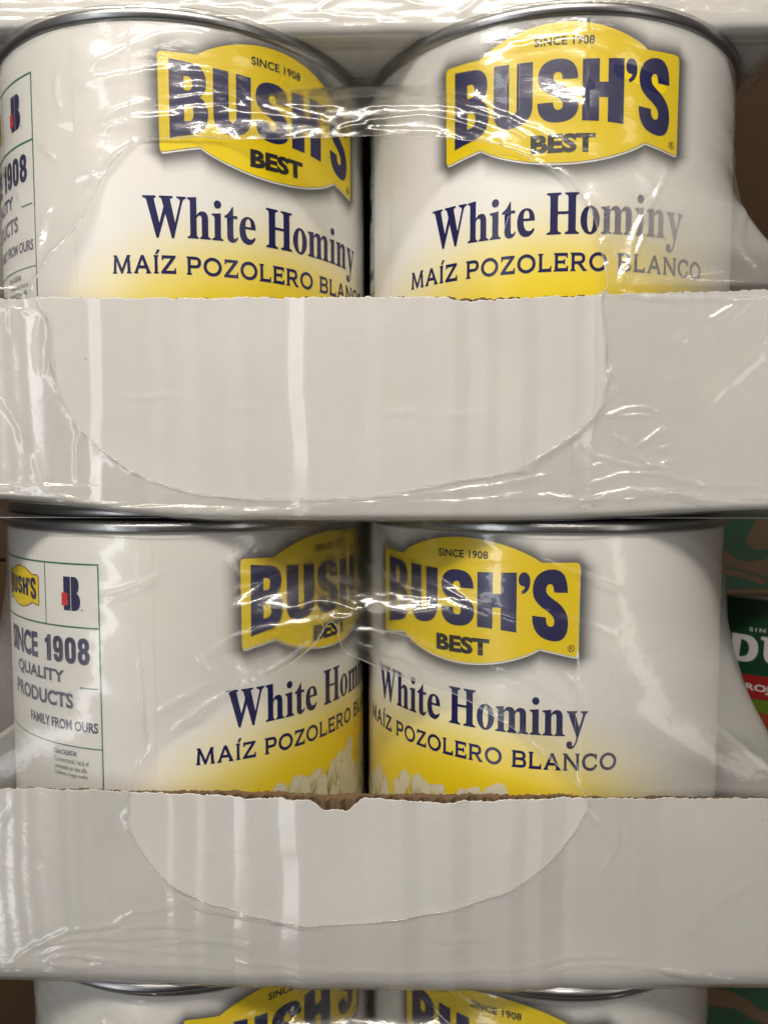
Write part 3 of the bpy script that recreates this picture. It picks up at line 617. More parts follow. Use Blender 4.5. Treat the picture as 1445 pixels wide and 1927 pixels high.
def make_tray(row, label, depth=300):
    xc, d, zc = ROWS[row] if row >= 0 else (0.0, 26.0, 537.5)
    t = empty('cardboard_tray', (xc, 0, 0)); tag(t, label, 'tray', 'white cardboard trays of the stack')
    xs = np.arange(-XH, XH + 0.01, 0.9); nc = len(xs); X = xs + xc
    zb = BOTZ[row](X); r = BOTR[row]; zt0 = torn_top(row, X, 0)
    rows = []
    fr = np.concatenate([[0, .004, .01, .018, .03], np.linspace(.05, 1, 64)])
    for f in fr:
        z = zt0 + (zb + r - zt0) * f; rows.append((z, panel_y(row, X, z)))
    for a in np.linspace(0.12, 1, 8):
        z = zb + r * (1 - math.sin(a * math.pi / 2) * 0.9999); rows.append((z, panel_y(row, X, z)))
    yl = rows[-1][1]; rows.append((zb, yl + 12))
    front = [(x, y, z) for z, yv in rows for x, y, z in zip(xs, yv, z)]
    # back of the outer liner, 0.45 mm behind, so that the torn edge has a thickness
    back = [(x, y + 0.45, z) for z, yv in rows[:24] for x, y, z in zip(xs, yv, z)]
    nf = len(front); F = grid_faces(len(rows), nc, True) + [tuple(i + nf for i in q) for q in grid_faces(24, nc)]
    for c in range(nc - 1): F.append((c, c + 1, nf + c + 1, nf + c))
    panel = obj('front_panel', front + back, F, M['board'], t)
    # fluting and brown inner liner behind it
    xs2 = np.arange(-XH + 1, XH - 1, 0.5); X2 = xs2 + xc; zt1 = torn_top(row, X2, 1)
    fl = []
    for f in (0, 1):
        z = zt1 - f * 14; y = panel_y(row, X2, z) + 1.75 + 1.2 * np.sin(X2 * 2 * math.pi / 5.6); fl += list(zip(xs2, y, z))
    obj('fluting', fl, grid_faces(2, len(xs2), True), M['kraft'], t)
    zi = torn_top(row, X2, 2) + (0.3 if row == 1 else -0.2); il = []
    for f in (0, .4, 1):
        for dy in (0,):
            z = zi + (zb.min() + 6 - zi) * f; y = panel_y(row, X2, np.maximum(z, zb.max() + r)) + 3.25; il += list(zip(xs2, y, z))
    b2 = [(x, y + 0.45, z) for x, y, z in il]; n2 = len(il); nc2 = len(xs2)
    F2 = grid_faces(3, nc2, True) + [tuple(i + n2 for i in q) for q in grid_faces(3, nc2)] + [(c, c + 1, n2 + c + 1, n2 + c) for c in range(nc2 - 1)]
    obj('inner_liner', il + b2, F2, M['kraft'], t)
    y0 = max(PANEL_Y[row]) + 3; zt = float(TOPZ[row](np.array(0.0)))
    zbm = float(BOTZ[row](np.array(0.0)))
    for sgn in (-1, 1):
        xa, xb = sorted((sgn * (XH - 3.6), sgn * (XH - 0.2))); bevel_box('side_panel', xa, xb, y0 + 2, y0 + depth, zbm + (8 if sgn < 0 else 5), zt, M['board'], t, 0.5)
    bevel_box('floor_panel', -XH + 4, XH - 4, y0 + r + 1.5, y0 + depth, zbm - 0.6 + (0.9 if row == 0 else 0.3), zbm + (1.4 if row else 0.5), M['board'], t, 0.2)
    bevel_box('back_panel', -XH + 4, XH - 4, y0 + depth, y0 + depth + 3.5, zbm, zt, M['board'], t, 0.5)
    return t
make_tray(-1, 'white cardboard tray at the very top, only its bottom edge showing above the cans')
make_tray(0, 'white cardboard tray under the top row of cans, nearly straight cut edge')
make_tray(1, 'white cardboard tray under the middle row of cans, torn brown corrugated edge')

# ------------------------------------------------------------------ shrink film
def catmull(pts, n=8):
    P = np.array(pts, float); L = len(P); out = []
    for i in range(L):
        a, b, c, d = P[i - 1], P[i], P[(i + 1) % L], P[(i + 2) % L]
        for k in range(n):
            t = k / n; out.append(0.5 * ((2 * b) + (c - a) * t + (2 * a - 5 * b + 4 * c - d) * t * t + (3 * b - a - 3 * c + d) * t ** 3))
    return np.array(out)
def seg_dist(px, pz, poly, closed):
    D = np.full(px.shape, 1e9); n = len(poly)
    for i in range(n if closed else n - 1):
        a, b = poly[i], poly[(i + 1) % n]; ab = b - a; L2 = max((ab ** 2).sum(), 1e-9)
        t = np.clip(((px - a[0]) * ab[0] + (pz - a[1]) * ab[1]) / L2, 0, 1)
        D = np.minimum(D, np.hypot(px - a[0] - t * ab[0], pz - a[1] - t * ab[1]))
    return D
def inside(px, pz, poly):
    c = np.zeros(px.shape, bool); n = len(poly)
    for i in range(n):
        (x0, z0), (x1, z1) = poly[i], poly[i - 1]
        m = ((z0 > pz) != (z1 > pz)) & (px < (x1 - x0) * (pz - z0) / (z1 - z0 + 1e-12) + x0); c ^= m
    return c

def make_film(row, label, ridges, holes, step=0.6, flare=70.0, flare_pow=2.6, zlow=None, tray=True, seed=1):
    xc, d, zc = ROWS[row] if row >= 0 else (0.0, 26.0, 537.5)
    ax, ay = S, d + R; ztop = zc + CAN_H + 0.5; Rf = R + 0.55
    rs = random.Random(seed)
    # columns: a cross-section seen from above, once hugging the cans, once hugging the tray
    na = int(Rf * math.pi / 2 / step); nb = int(2 * S / step); ns = 7
    can, rect = [], []
    yf0 = d - 6.8
    def rect_poly(sgn):
        c = [(sgn * (XH + .5), ay)]; c += [(sgn * (XH + .5), yf0 + 7)]
        c += [(sgn * (XH + .5 - 7 * (1 - math.cos(a))), yf0 + 7 - 7 * math.sin(a)) for a in np.linspace(.2, math.pi / 2, 7)]
        c += [(sgn * S, yf0)]
        c = np.array(c); L = np.concatenate([[0], np.cumsum(np.hypot(*np.diff(c, axis=0).T))]); return c, L / L[-1]
    for k in range(ns):
        y = ay + 150 * (1 - k / ns); can.append((-S - Rf, y)); rect.append((-XH - .5, y))
    c, L = rect_poly(-1)
    for k in range(na):
        q = k / na; ps = -math.pi / 2 * (1 - q); can.append((-S + Rf * math.sin(ps), ay - Rf * math.cos(ps))); rect.append((np.interp(q, L, c[:, 0]), np.interp(q, L, c[:, 1])))
    for k in range(nb + 1):
        x = -S + 2 * S * k / nb; can.append((x, ay - Rf)); rect.append((x, yf0))
    c, L = rect_poly(1)
    for k in range(1, na + 1):
        q = 1 - k / na; ps = math.pi / 2 * (1 - q); can.append((S + Rf * math.sin(ps), ay - Rf * math.cos(ps))); rect.append((np.interp(q, L, c[:, 0]), np.interp(q, L, c[:, 1])))
    for k in range(1, ns + 1):
        y = ay + 150 * k / ns; can.append((S + Rf, y)); rect.append((XH + .5, y))
    can = np.array(can); rect = np.array(rect); nc = len(can); bridge = np.zeros(nc, bool); bridge[ns + na:ns + na + nb + 1] = True
    # rows
    zlo = (float(BOTZ[row](np.array(0.0))) - 0.5) if tray else zlow
    zs = np.arange(zlo, ztop, step); nmain = len(zs)
    Z = np.repeat(zs[:, None], nc, 1); CX = np.repeat(can[None, :, 0], nmain, 0); CY = np.repeat(can[None, :, 1], nmain, 0); RX = np.repeat(rect[None, :, 0], nmain, 0); RY = np.repeat(rect[None, :, 1], nmain, 0)
    if tray:
        # bottom rows follow the bent bottom edge of the tray
        zb = BOTZ[row](RX + xc) - 0.5; fade = np.clip((zs[0] + 30 - Z) / 30, 0, 1); Z = Z + (zb - zs[0]) * fade
        ztt = TOPZ[row](RX + xc)
        t = np.clip((Z - ztt - 1.0) / flare, 0, 1); w = np.where(Z <= ztt + 1.0, 1.0, (1 - t) ** flare_pow)
        tt = np.clip((Z - ztt - 1.0) / 30.0, 0, 1); wf = np.where(bridge[None, :], (1 - tt) ** 2, w)
    else:
        w = np.zeros_like(Z); wf = w
    # saddle between the two cans
    xb = CX; circ = Rf - np.sqrt(np.clip(Rf ** 2 - (S - np.abs(xb)) ** 2, 0, None))      # depth of the can surface behind the front line
    up = smooth(ztop - 46, ztop + 2, Z)
    sag = 5.5 + 2.0 * vnoise(xb / 30, Z / 22, seed) + 46 * up ** 2.2
    a = circ - 0.4; k_ = 2.5; hmix = np.clip(0.5 + 0.5 * (sag - a) / k_, 0, 1); sg = sag * (1 - hmix) + a * hmix - k_ * hmix * (1 - hmix)
    sg = np.where(bridge[None, :], np.minimum(np.maximum(sg, -0.3), a), 0.0) * (1 - wf) if tray else np.where(bridge[None, :], np.minimum(np.maximum(sg, -0.3), a), 0.0)
    X = CX * (1 - wf) + RX * wf; Y = CY * (1 - wf) + RY * wf + sg
    if tray:
        py = panel_y(row, X + xc, np.minimum(Z, ztt)) - 0.45
        frontcol = (np.abs(RX) < XH - 7)
        onp = smooth(6, -1, Z - ztt) * frontcol
        Y = np.where(frontcol, Y * (1 - onp) + py * onp, Y)
    # swing over the seam at the top
    rimz = smooth(ztop - 5.0, ztop - 3.2, Z) * (1.7 if row < 3 else 0)
    dX = np.gradient(X, axis=1); dY = np.gradient(Y, axis=1); ln = np.hypot(dX, dY) + 1e-9; nx, ny = dY / ln, -dX / ln     # outward
    # wrinkles: hand-placed folds plus fine random draping
    disp = np.zeros_like(X); milk = np.full(X.shape, 0.035); haze = np.zeros_like(X); WX = X + xc
    for h, sgm, pts in ridges:
        P = np.array(pts, float)
        if tray and row >= 0 and P[:, 1].mean() > TOPZ[row](np.array(0.0)): sgm = sgm * 1.35
        lo = P.min(0) - 5 * sgm - 1; hi = P.max(0) + 5 * sgm + 1
        m = (WX > lo[0]) & (WX < hi[0]) & (Z > lo[1]) & (Z < hi[1])
        if not m.any(): continue
        # bend the polyline a little and taper its ends
        n = max(2, int(np.hypot(*np.diff(P, axis=0).T).sum() / 2.5)); L = np.concatenate([[0], np.cumsum(np.hypot(*np.diff(P, axis=0).T))]); tt = np.linspace(0, L[-1], n)
        Q = np.stack([np.interp(tt, L, P[:, 0]), np.interp(tt, L, P[:, 1])], 1)
        for _ in range(2):
            if len(Q) > 4: Q[1:-1] = (Q[:-2] + 2 * Q[1:-1] + Q[2:]) / 4
        Q += np.stack([[rs.uniform(-.35, .35) for _ in Q], [rs.uniform(-.35, .35) for _ in Q]], 1)
        dd = seg_dist(WX[m], Z[m], Q, False)
        de = np.minimum(np.hypot(WX[m] - Q[0, 0], Z[m] - Q[0, 1]), np.hypot(WX[m] - Q[-1, 0], Z[m] - Q[-1, 1])); taper = 0.25 + 0.75 * smooth(0, 4, de)
        g = np.exp(-(dd / sgm) ** 2) * taper
        disp[m] += 1.15 * h * g; milk[m] += 0.12 * g * min(h, .8)
    fold = vnoise(WX / 16.0, (Z + 0.30 * WX) / 3.6, seed + 50); fold2 = vnoise(WX / 9.0, (Z - 0.22 * WX) / 2.2, seed + 51)
    disp += 0.55 * smooth(0, 14, Z - (ztt if tray else -1e3)) * vnoise(WX / 24.0, (Z + 0.25 * WX) / 8.0, seed + 55)
    gapw = np.exp(-(X / 45.0) ** 2); above = smooth(-2, 10, Z - (ztt if tray else -1e3))
    disp += above * (0.05 + 0.34 * gapw) * np.clip(fold, -0.2, 1) * 0.8 + above * (0.015 + 0.12 * gapw) * np.abs(fold2)
    if tray:
        low = smooth(18, 2, Z - zb); disp += low * (0.8 * np.abs(vnoise(WX / 22.0, Z / 1.5, seed + 52)) + 0.3 * np.abs(vnoise(WX / 7.0, Z / 1.3, seed + 54))); milk += 0.09 * low
        disp += (1 - above) * 0.06 * vnoise(WX / 14.0, Z / 8.0, seed + 53)
    haze += above * (0.10 + 0.55 * np.exp(-(X / 34.0) ** 2)) + (0.0 if tray else 0.20)
    side = smooth(0.02, 0.35, w) * (1 - smooth(0.93, 1.0, w)) * smooth(S - 10, S + 45, np.abs(X)); milk += np.where(X > 0, 0.62, 0.16) * side * (1 - 0.6 * smooth(0.35, 0.8, w))
    disp = disp + rimz
    X = X + nx * disp; Y = Y + ny * disp
    # extra rows: over the seam at the top, and tucked under at the bottom
    Xr, Yr, Zr = [X], [Y], [Z]; mk, hz = [milk], [haze]
    for ins, dz in ((0.8, 0.55), (2.2, 0.8), (9.0, 0.7)):
        Xr.append(X[-1:] - nx[-1:] * ins); Yr.append(Y[-1:] - ny[-1:] * ins); Zr.append(Z[-1:] + dz); mk.append(milk[-1:]); hz.append(haze[-1:])
    if tray:
        for ins, dz in ((1.5, -0.25), (8.0, -0.3)):
            Xr.insert(0, X[:1] - nx[:1] * ins); Yr.insert(0, Y[:1] - ny[:1] * ins); Zr.insert(0, Z[:1] + dz); mk.insert(0, milk[:1]); hz.insert(0, haze[:1])
    X, Y, Z = np.concatenate(Xr), np.concatenate(Yr), np.concatenate(Zr); milk = np.concatenate(mk); haze = np.concatenate(hz); nr = X.shape[0]
    # holes: signed distance in the front view, cut exactly along zero
    sd = np.full(X.shape, 1e3)
    front = (Y < ay - 5)
    polys = [catmull(h, 5) for h in holes]
    for P in polys:
        lo, hi = P.min(0) - 8, P.max(0) + 8; m = front & (X + xc > lo[0]) & (X + xc < hi[0]) & (Z > lo[1]) & (Z < hi[1])
        dd = seg_dist(X[m] + xc, Z[m], P, True); ii = inside(X[m] + xc, Z[m], P); sd[m] = np.minimum(sd[m], np.where(ii, -dd, dd))
        m2 = front & inside(X + xc, Z, P) & ~m; sd[m2] = -50
    milk = milk + 0.10 * np.exp(-np.abs(sd) / 0.8)
    pk = np.exp(-np.abs(sd) / 2.2) * (sd < 20); Y = Y - pk * (0.25 + 0.6 * np.clip(vnoise((X + Z) / 4.5, (X - Z) / 4.5, seed + 80), -.1, 1) + 0.5 * np.clip(vnoise(X / 9.0, Z / 9.0, seed + 81), 0, 1))
    V = np.stack([X.ravel(), Y.ravel(), Z.ravel()], 1); sdv = sd.ravel(); mkv = np.clip(milk.ravel(), 0, .5); hzv = np.clip(haze.ravel(), 0, .9)
    keep = sdv > 0; new_v, new_m, new_h, cache = [], [], [], {}; F = []; segs = []; NV = len(V)
    def cut(a, b):
        key = (a, b) if a < b else (b, a)
        if key not in cache:
            t = sdv[a] / (sdv[a] - sdv[b]); cache[key] = NV + len(new_v); new_v.append(V[a] + (V[b] - V[a]) * t); new_m.append(mkv[a]); new_h.append(hzv[a])
        return cache[key]
    kg = keep.reshape(nr, nc)
    for r_ in range(nr - 1):
        for c_ in range(nc - 1):
            q = (r_ * nc + c_, r_ * nc + c_ + 1, (r_ + 1) * nc + c_ + 1, (r_ + 1) * nc + c_)
            kk = [kg[r_, c_], kg[r_, c_ + 1], kg[r_ + 1, c_ + 1], kg[r_ + 1, c_]]
            if all(kk): F.append(q); continue
            if not any(kk): continue
            poly, cr = [], []
            for i in range(4):
                a, b = q[i], q[(i + 1) % 4]
                if keep[a]: poly.append(a)
                if keep[a] != keep[b]: e = cut(a, b); poly.append(e); cr.append(e)
            if len(poly) >= 3: F.append(tuple(poly))
            if len(cr) == 2: segs.append(tuple(cr))
    if new_v: V = np.concatenate([V, np.array(new_v)]); mkv = np.concatenate([mkv, new_m]); hzv = np.concatenate([hzv, new_h])
    used = np.zeros(len(V), bool)
    for f in F:
        for i in f: used[i] = True
    idx = np.cumsum(used) - 1; F = [tuple(int(idx[i]) for i in f) for f in F]
    t = empty('shrink_film', (xc, 0, 0)); tag(t, label, 'film', 'clear shrink film round the trays')
    o = obj('film_sheet', V[used], F, M['film'], t)
    for nm, arr in (('milk', mkv[used]), ('haze', hzv[used])):
        at = o.data.attributes.new(nm, 'FLOAT', 'POINT'); at.data.foreach_set('value', arr.astype(np.float32))
    # rolled bead along each cut edge
    adj = {}
    for a, b in segs: adj.setdefault(a, []).append(b); adj.setdefault(b, []).append(a)
    seen = set()
    for s0 in list(adj):
        if s0 in seen: continue
        ch = [s0]; seen.add(s0)
        while True:
            nx_ = [k for k in adj[ch[-1]] if k not in seen]
            if not nx_: break
            ch.append(nx_[0]); seen.add(nx_[0])
        if len(ch) < 12: continue
        P = V[ch]; n = len(P); vs, fs = [], []
        for _ in range(3): P = (np.roll(P, 1, 0) + 2 * P + np.roll(P, -1, 0)) / 4
        ll = np.arange(n) * 0.5
        rad = (0.12 + 0.16 * np.clip(vnoise(ll / 9.0, ll * 0, seed + 70) + 0.2, 0, 1)) * (1.0 if n > 100 else .7)
        for i in range(n):
            tg = P[(i + 1) % n] - P[i - 1]; tg = tg / (np.linalg.norm(tg) + 1e-9); u = np.cross(tg, [0, -1, 0]); u = u / (np.linalg.norm(u) + 1e-9); v = np.cross(tg, u)
            for k in range(6):
                an = 2 * math.pi * k / 6; vs.append(P[i] + (u * math.cos(an) + v * math.sin(an)) * rad[i])
        for i in range(n):
            j = (i + 1) % n
            for k in range(6): fs.append((i * 6 + k, i * 6 + (k + 1) % 6, j * 6 + (k + 1) % 6, j * 6 + k))
        obj('rolled_edge', vs, fs, M['bead'], t)
    return t

# folds and opening outlines of the film, (x, z) in millimetres
HOLE1 = [[-75.7,490.8],[-81.3,487.2],[-88.3,479.4],[-92.1,472.3],[-95.8,464.3],[-102.6,455.7],[-107.3,449.6],[-112.1,438.8],[-107.1,428.6],[-106.9,417.7],[-105.9,409.4],[-104.2,403.0],[-101.0,396.5],[-97.4,391.0],[-91.0,384.5],[-79.0,376.1],[-66.0,370.5],[-51.0,367.3],[-32.3,366.2],[-13.6,366.2],[3.2,366.9],[16.2,368.8],[32.0,372.1],[54.3,376.0],[64.3,382.1],[77.1,390.5],[84.2,398.9],[85.7,416.1],[83.7,435.0],[85.7,439.1],[84.2,448.7],[82.5,459.2],[78.5,468.8],[71.6,476.5],[60.3,483.9],[48.9,490.0],[34.0,492.6],[19.0,494.0],[3.0,493.5],[-14.0,493.3],[-32.9,493.5],[-51.7,493.3],[-65.7,491.7]]
HOLE2 = [[-82.7,257.6],[-80.2,265.6],[-76.1,273.6],[-69.3,279.4],[-60.0,284.5],[-53.3,289.7],[-47.3,294.8],[-35.1,300.2],[-25.2,305.3],[-16.3,312.3],[-12.6,318.4],[-10.4,320.4],[-8.3,318.4],[-5.6,310.1],[4.2,305.0],[18.1,299.1],[34.0,293.8],[44.8,288.0],[56.0,282.2],[64.2,276.4],[72.4,269.4],[78.8,263.2],[81.4,257.4],[79.5,252.4],[77.1,247.1],[71.5,239.6],[65.9,234.4],[54.7,226.4],[42.3,220.9],[27.8,216.8],[8.7,213.6],[-5.1,212.1],[-24.4,213.1],[-43.6,216.8],[-60.7,222.1],[-72.2,230.5],[-79.7,241.2],[-83.3,250.0],[-82.2,255.0]]
RIDGE1 = [[0.55,0.8,[[-103.0,510.0],[-82.8,512.4],[-65.5,515.0]]],[0.4,0.8,[[-91.9,496.9],[-85.0,501.0],[-72.8,504.0]]],[0.4,0.8,[[-91.5,495.5],[-80.3,496.4],[-70.2,497.8]]],[0.5,0.8,[[-65.7,504.8],[-43.1,509.9],[-14.3,504.6],[-4.9,504.9]]],[0.5,1.0,[[-63.8,508.5],[-51.7,510.9],[-33.1,504.7]]],[0.5,0.9,[[-60.2,514.6],[-50.7,516.5],[-43.0,513.6],[-33.1,507.4]]],[0.5,0.8,[[-36.8,508.4],[-23.7,502.8],[-9.7,498.2]]],[0.4,0.9,[[-94.4,516.0],[-76.0,523.4],[-68.8,526.7],[-52.2,528.8]]],[0.4,0.8,[[-83.4,524.9],[-76.0,526.5]]],[0.8,0.8,[[-115.5,494.1],[-107.3,486.1]]],[0.9,0.8,[[-90.4,480.6],[-82.5,486.5],[-77.7,491.0]]],[0.9,0.7,[[-77.7,489.6],[-76.9,484.7],[-88.5,476.9]]],[0.6,0.7,[[-101.9,478.0],[-90.4,480.6],[-95.7,472.8]]],[0.8,0.7,[[-95.9,464.6],[-85.6,475.8],[-91.9,463.4]]],[0.8,0.7,[[-95.9,464.6],[-108.6,450.1],[-112.7,439.2]]],[0.6,0.7,[[-91.9,463.4],[-103.9,453.3],[-111.4,440.9]]],[0.5,1.0,[[-109.0,470.6],[-113.3,454.4]]],[0.6,0.8,[[-124.8,477.5],[-121.3,471.0]]],[0.6,0.7,[[-7.8,495.4],[-2.2,497.2],[4.4,497.6]]],[0.6,0.8,[[-106.1,517.8],[-107.6,509.9],[-105.5,503.2]]],[0.4,0.8,[[-80.3,497.7],[-60.5,499.8],[-43.2,503.4],[-14.4,499.6]]],[0.4,0.9,[[-64.8,501.2],[-46.6,504.6],[-24.7,501.9]]],[0.5,0.8,[[1.1,504.1],[16.0,504.9],[33.9,504.8],[48.8,499.0],[62.0,490.5]]],[0.5,0.8,[[11.1,506.9],[25.9,507.2],[41.2,505.6],[56.3,496.8]]],[0.6,0.7,[[1.1,498.3],[13.0,499.7],[21.0,502.0],[30.9,500.0],[46.0,494.8]]],[0.4,0.7,[[1.1,495.4],[21.0,496.0],[30.9,495.2]]],[0.7,0.7,[[59.2,485.5],[69.7,477.4],[78.5,469.7]]],[0.5,0.8,[[109.4,485.2],[105.2,474.0],[95.8,458.7],[91.0,440.1]]],[0.5,0.7,[[100.0,459.0],[92.0,442.1]]],[0.5,0.7,[[46.0,491.4],[64.0,484.1]]],[0.35,0.9,[[74.7,525.1],[88.2,527.1],[103.9,521.4]]],[0.35,0.9,[[52.3,522.2],[74.7,523.3],[91.4,517.1]]],[0.35,0.9,[[1.1,512.7],[21.0,512.5],[43.1,510.0]]],[0.35,0.8,[[1.1,508.9],[17.0,509.7],[33.8,507.1]]],[0.4,0.9,[[33.9,501.9],[52.5,499.3],[69.5,489.9]]],[0.4,1.2,[[142.4,496.3],[147.4,484.2],[132.4,454.3],[139.3,444.9]]],[1.1,0.9,[[87.7,413.3],[84.3,399.7],[77.1,389.6],[64.4,381.3],[55.2,375.8]]],[0.8,0.7,[[89.7,406.1],[86.1,399.7],[82.5,395.1]]],[0.6,0.6,[[84.4,394.2],[96.2,398.8],[105.4,395.1]]],[0.5,0.6,[[87.1,394.7],[91.7,395.3],[103.6,394.2]]],[0.7,0.7,[[106.4,391.4],[100.1,386.8],[96.6,383.2]]],[0.6,0.7,[[87.3,388.7],[91.9,385.9],[93.8,383.2]]],[0.5,0.7,[[102.1,382.2],[109.4,385.0]]],[0.5,0.6,[[78.1,384.1],[82.8,380.4],[92.1,378.6],[99.5,376.7],[110.4,379.5]]],[0.6,0.7,[[93.8,382.2],[100.3,377.6],[106.8,376.7]]],[0.5,0.7,[[73.7,375.8],[87.5,378.1]]],[0.5,0.7,[[77.5,370.2],[92.1,374.9],[105.9,374.9],[120.7,370.2]]],[0.6,0.7,[[73.9,363.7],[92.2,369.3],[107.0,369.3],[120.0,365.6],[138.4,363.7]]],[0.6,0.7,[[90.5,363.7],[97.8,367.4],[108.8,368.4],[120.9,365.6]]],[0.5,0.7,[[47.9,365.6],[64.6,367.4],[83.1,365.6],[101.5,369.3]]],[0.6,0.7,[[119.2,426.8],[133.4,434.8]]],[0.5,0.7,[[127.3,427.6],[133.4,433.9]]],[0.35,1.6,[[104.0,416.9],[113.9,422.3]]],[0.6,0.8,[[137.5,418.6],[140.6,422.2]]],[0.4,2.0,[[116.4,396.0],[127.0,406.0],[139.4,416.8]]],[0.5,0.7,[[8.8,366.5],[32.1,368.4],[55.2,372.1],[68.1,374.9]]],[0.4,0.7,[[8.8,364.2],[36.7,365.1],[60.8,368.4]]],[0.6,0.7,[[88.1,437.3],[100.0,434.5],[114.4,434.9]]],[0.6,0.7,[[114.4,435.3],[127.1,433.9],[139.7,434.7]]],[0.8,0.8,[[-110.4,427.8],[-112.1,418.7],[-110.9,410.5]]],[0.8,0.7,[[-108.0,430.5],[-105.7,427.7],[-106.2,412.3],[-108.2,410.0]]],[0.5,0.7,[[-120.5,431.4],[-120.3,423.3]]],[0.5,1.6,[[-125.3,401.3],[-120.7,397.6],[-116.4,384.7]]],[0.5,0.8,[[-126.4,367.9],[-107.6,367.0],[-84.2,363.2],[-42.0,361.4],[8.8,364.7]]],[0.6,0.8,[[-126.5,366.0],[-98.3,363.2],[-60.8,360.3],[-23.3,361.4]]],[0.4,0.7,[[-124.2,431.4],[-114.9,432.3],[-110.3,429.6]]],[0.4,1.2,[[-97.5,390.2],[-98.7,380.9],[-98.0,371.6]]],[0.5,0.9,[[-113.7,381.0],[-110.4,368.8],[-98.2,366.0]]]]
RIDGE2 = [[0.6,0.8,[[-84.2,211.4],[-104.6,209.1],[-121.4,200.9],[-126.5,195.8]]],[0.5,0.7,[[-66.7,217.6],[-84.1,215.4],[-89.1,210.8]]],[0.7,0.7,[[-114.8,195.9],[-109.8,199.0],[-101.0,199.6],[-91.4,196.2],[-102.1,193.9],[-111.9,195.0],[-114.8,195.9]]],[0.5,0.7,[[-102.0,199.1],[-90.4,197.2],[-79.7,197.4]]],[0.4,0.7,[[-72.8,200.5],[-53.5,199.7]]],[0.6,0.6,[[-50.4,208.3],[-45.6,208.8]]],[0.5,0.6,[[-41.8,204.3],[-35.0,204.4]]],[0.5,0.8,[[-91.4,196.2],[-54.5,195.7]]],[0.8,0.8,[[-62.7,221.1],[-60.9,218.6],[-50.3,216.2],[-34.0,213.9],[-14.8,211.2]]],[0.5,0.7,[[-94.0,205.2],[-72.7,206.5],[-51.4,205.2],[-38.0,201.9]]],[0.5,0.7,[[-119.4,202.9],[-101.8,205.2],[-82.3,207.9]]],[0.5,0.7,[[-87.2,209.3],[-70.7,211.0],[-57.2,209.7]]],[0.4,0.8,[[-131.5,192.2],[-102.2,191.5],[-63.3,191.0],[-24.6,192.5],[8.7,194.4]]],[0.5,0.8,[[-43.8,196.8],[-14.9,194.6],[8.7,194.9]]],[0.6,0.7,[[-128.6,248.7],[-124.5,255.1]]],[0.4,0.6,[[-78.6,203.4],[-59.2,205.1],[-55.3,205.1]]],[0.5,0.7,[[-116.6,198.9],[-105.8,202.6],[-90.2,202.3],[-76.7,200.4]]],[0.6,0.7,[[91.1,258.3],[92.7,248.5],[91.5,239.7],[85.0,230.3]]],[0.5,0.6,[[96.3,255.4],[97.4,249.5],[95.7,242.7]]],[0.7,0.7,[[78.8,259.1],[81.7,254.3],[86.6,248.5]]],[0.4,0.7,[[28.0,202.2],[38.5,203.3]]],[0.6,0.7,[[62.6,196.6],[76.0,199.8],[95.1,201.0]]],[0.6,0.7,[[66.5,194.6],[88.5,197.9],[110.5,196.2],[128.6,194.4]]],[0.8,0.7,[[107.6,196.6],[123.9,193.8],[137.3,192.0]]],[0.5,0.8,[[8.7,193.9],[37.6,194.8],[62.6,196.6]]],[0.35,2.0,[[115.9,208.2],[127.9,219.3],[141.7,232.3]]],[0.6,0.7,[[142.9,193.1],[147.2,194.1]]],[0.7,0.7,[[-94.7,329.9],[-81.5,334.1],[-70.1,339.3]]],[0.5,0.6,[[-91.6,328.9],[-79.6,332.6],[-72.0,336.4]]],[0.6,0.8,[[-56.9,308.1],[-49.7,313.4],[-34.8,318.5],[-16.3,320.5]]],[0.8,0.8,[[-27.0,324.4],[-15.2,328.4],[0.3,324.5],[-1.7,321.6],[-11.4,321.5]]],[0.7,0.7,[[-12.3,330.4],[-11.4,325.5]]],[0.6,0.8,[[-14.2,336.2],[-0.7,333.3]]],[0.4,0.8,[[-44.9,336.8],[-24.9,342.1],[-5.5,344.0]]],[0.6,0.8,[[-58.7,312.2],[-57.9,303.3],[-54.3,301.0]]],[0.7,0.8,[[-54.4,299.0],[-64.5,292.9],[-73.9,288.3]]],[0.8,0.8,[[-47.2,295.7],[-58.1,288.4],[-69.4,280.3]]],[0.7,0.7,[[-35.0,301.7],[-27.1,305.7],[-17.3,313.6]]],[0.6,0.7,[[-49.9,292.5],[-59.1,285.5]]],[0.5,1.0,[[-59.5,318.1],[-56.8,315.0]]],[0.4,0.9,[[-45.0,325.9],[-29.8,331.3],[-15.2,334.3]]],[0.4,0.9,[[-36.5,339.1],[-20.0,339.1],[-5.5,340.2]]],[0.5,0.8,[[-3.1,342.3],[18.0,332.8],[39.1,327.5],[59.6,321.9]]],[0.5,0.8,[[-3.2,317.7],[18.0,314.6],[39.2,303.9],[59.9,296.5]]],[0.6,0.8,[[-3.2,312.4],[12.7,308.1],[34.0,299.6],[56.0,285.4]]],[0.7,0.8,[[64.3,344.1],[79.5,339.1],[93.4,332.6]]],[0.7,0.9,[[69.9,305.5],[80.2,297.2],[79.3,290.9],[74.2,287.6]]],[0.5,0.8,[[49.8,304.1],[63.9,299.9],[76.2,291.9]]],[0.5,0.7,[[61.1,277.3],[70.3,272.5]]],[0.4,0.8,[[3.2,331.7],[28.5,328.5],[49.6,321.2]]],[0.5,0.7,[[-3.1,327.4],[1.1,324.7],[-1.0,321.5]]],[0.4,0.8,[[3.2,347.6],[28.5,342.4],[55.4,343.8]]],[0.4,0.8,[[69.6,324.4],[85.1,320.3],[90.4,318.1]]],[0.35,0.8,[[2.2,338.1],[24.3,334.9],[47.6,328.5]]],[0.8,0.8,[[60.1,276.1],[74.6,264.1],[80.9,257.7]]]]
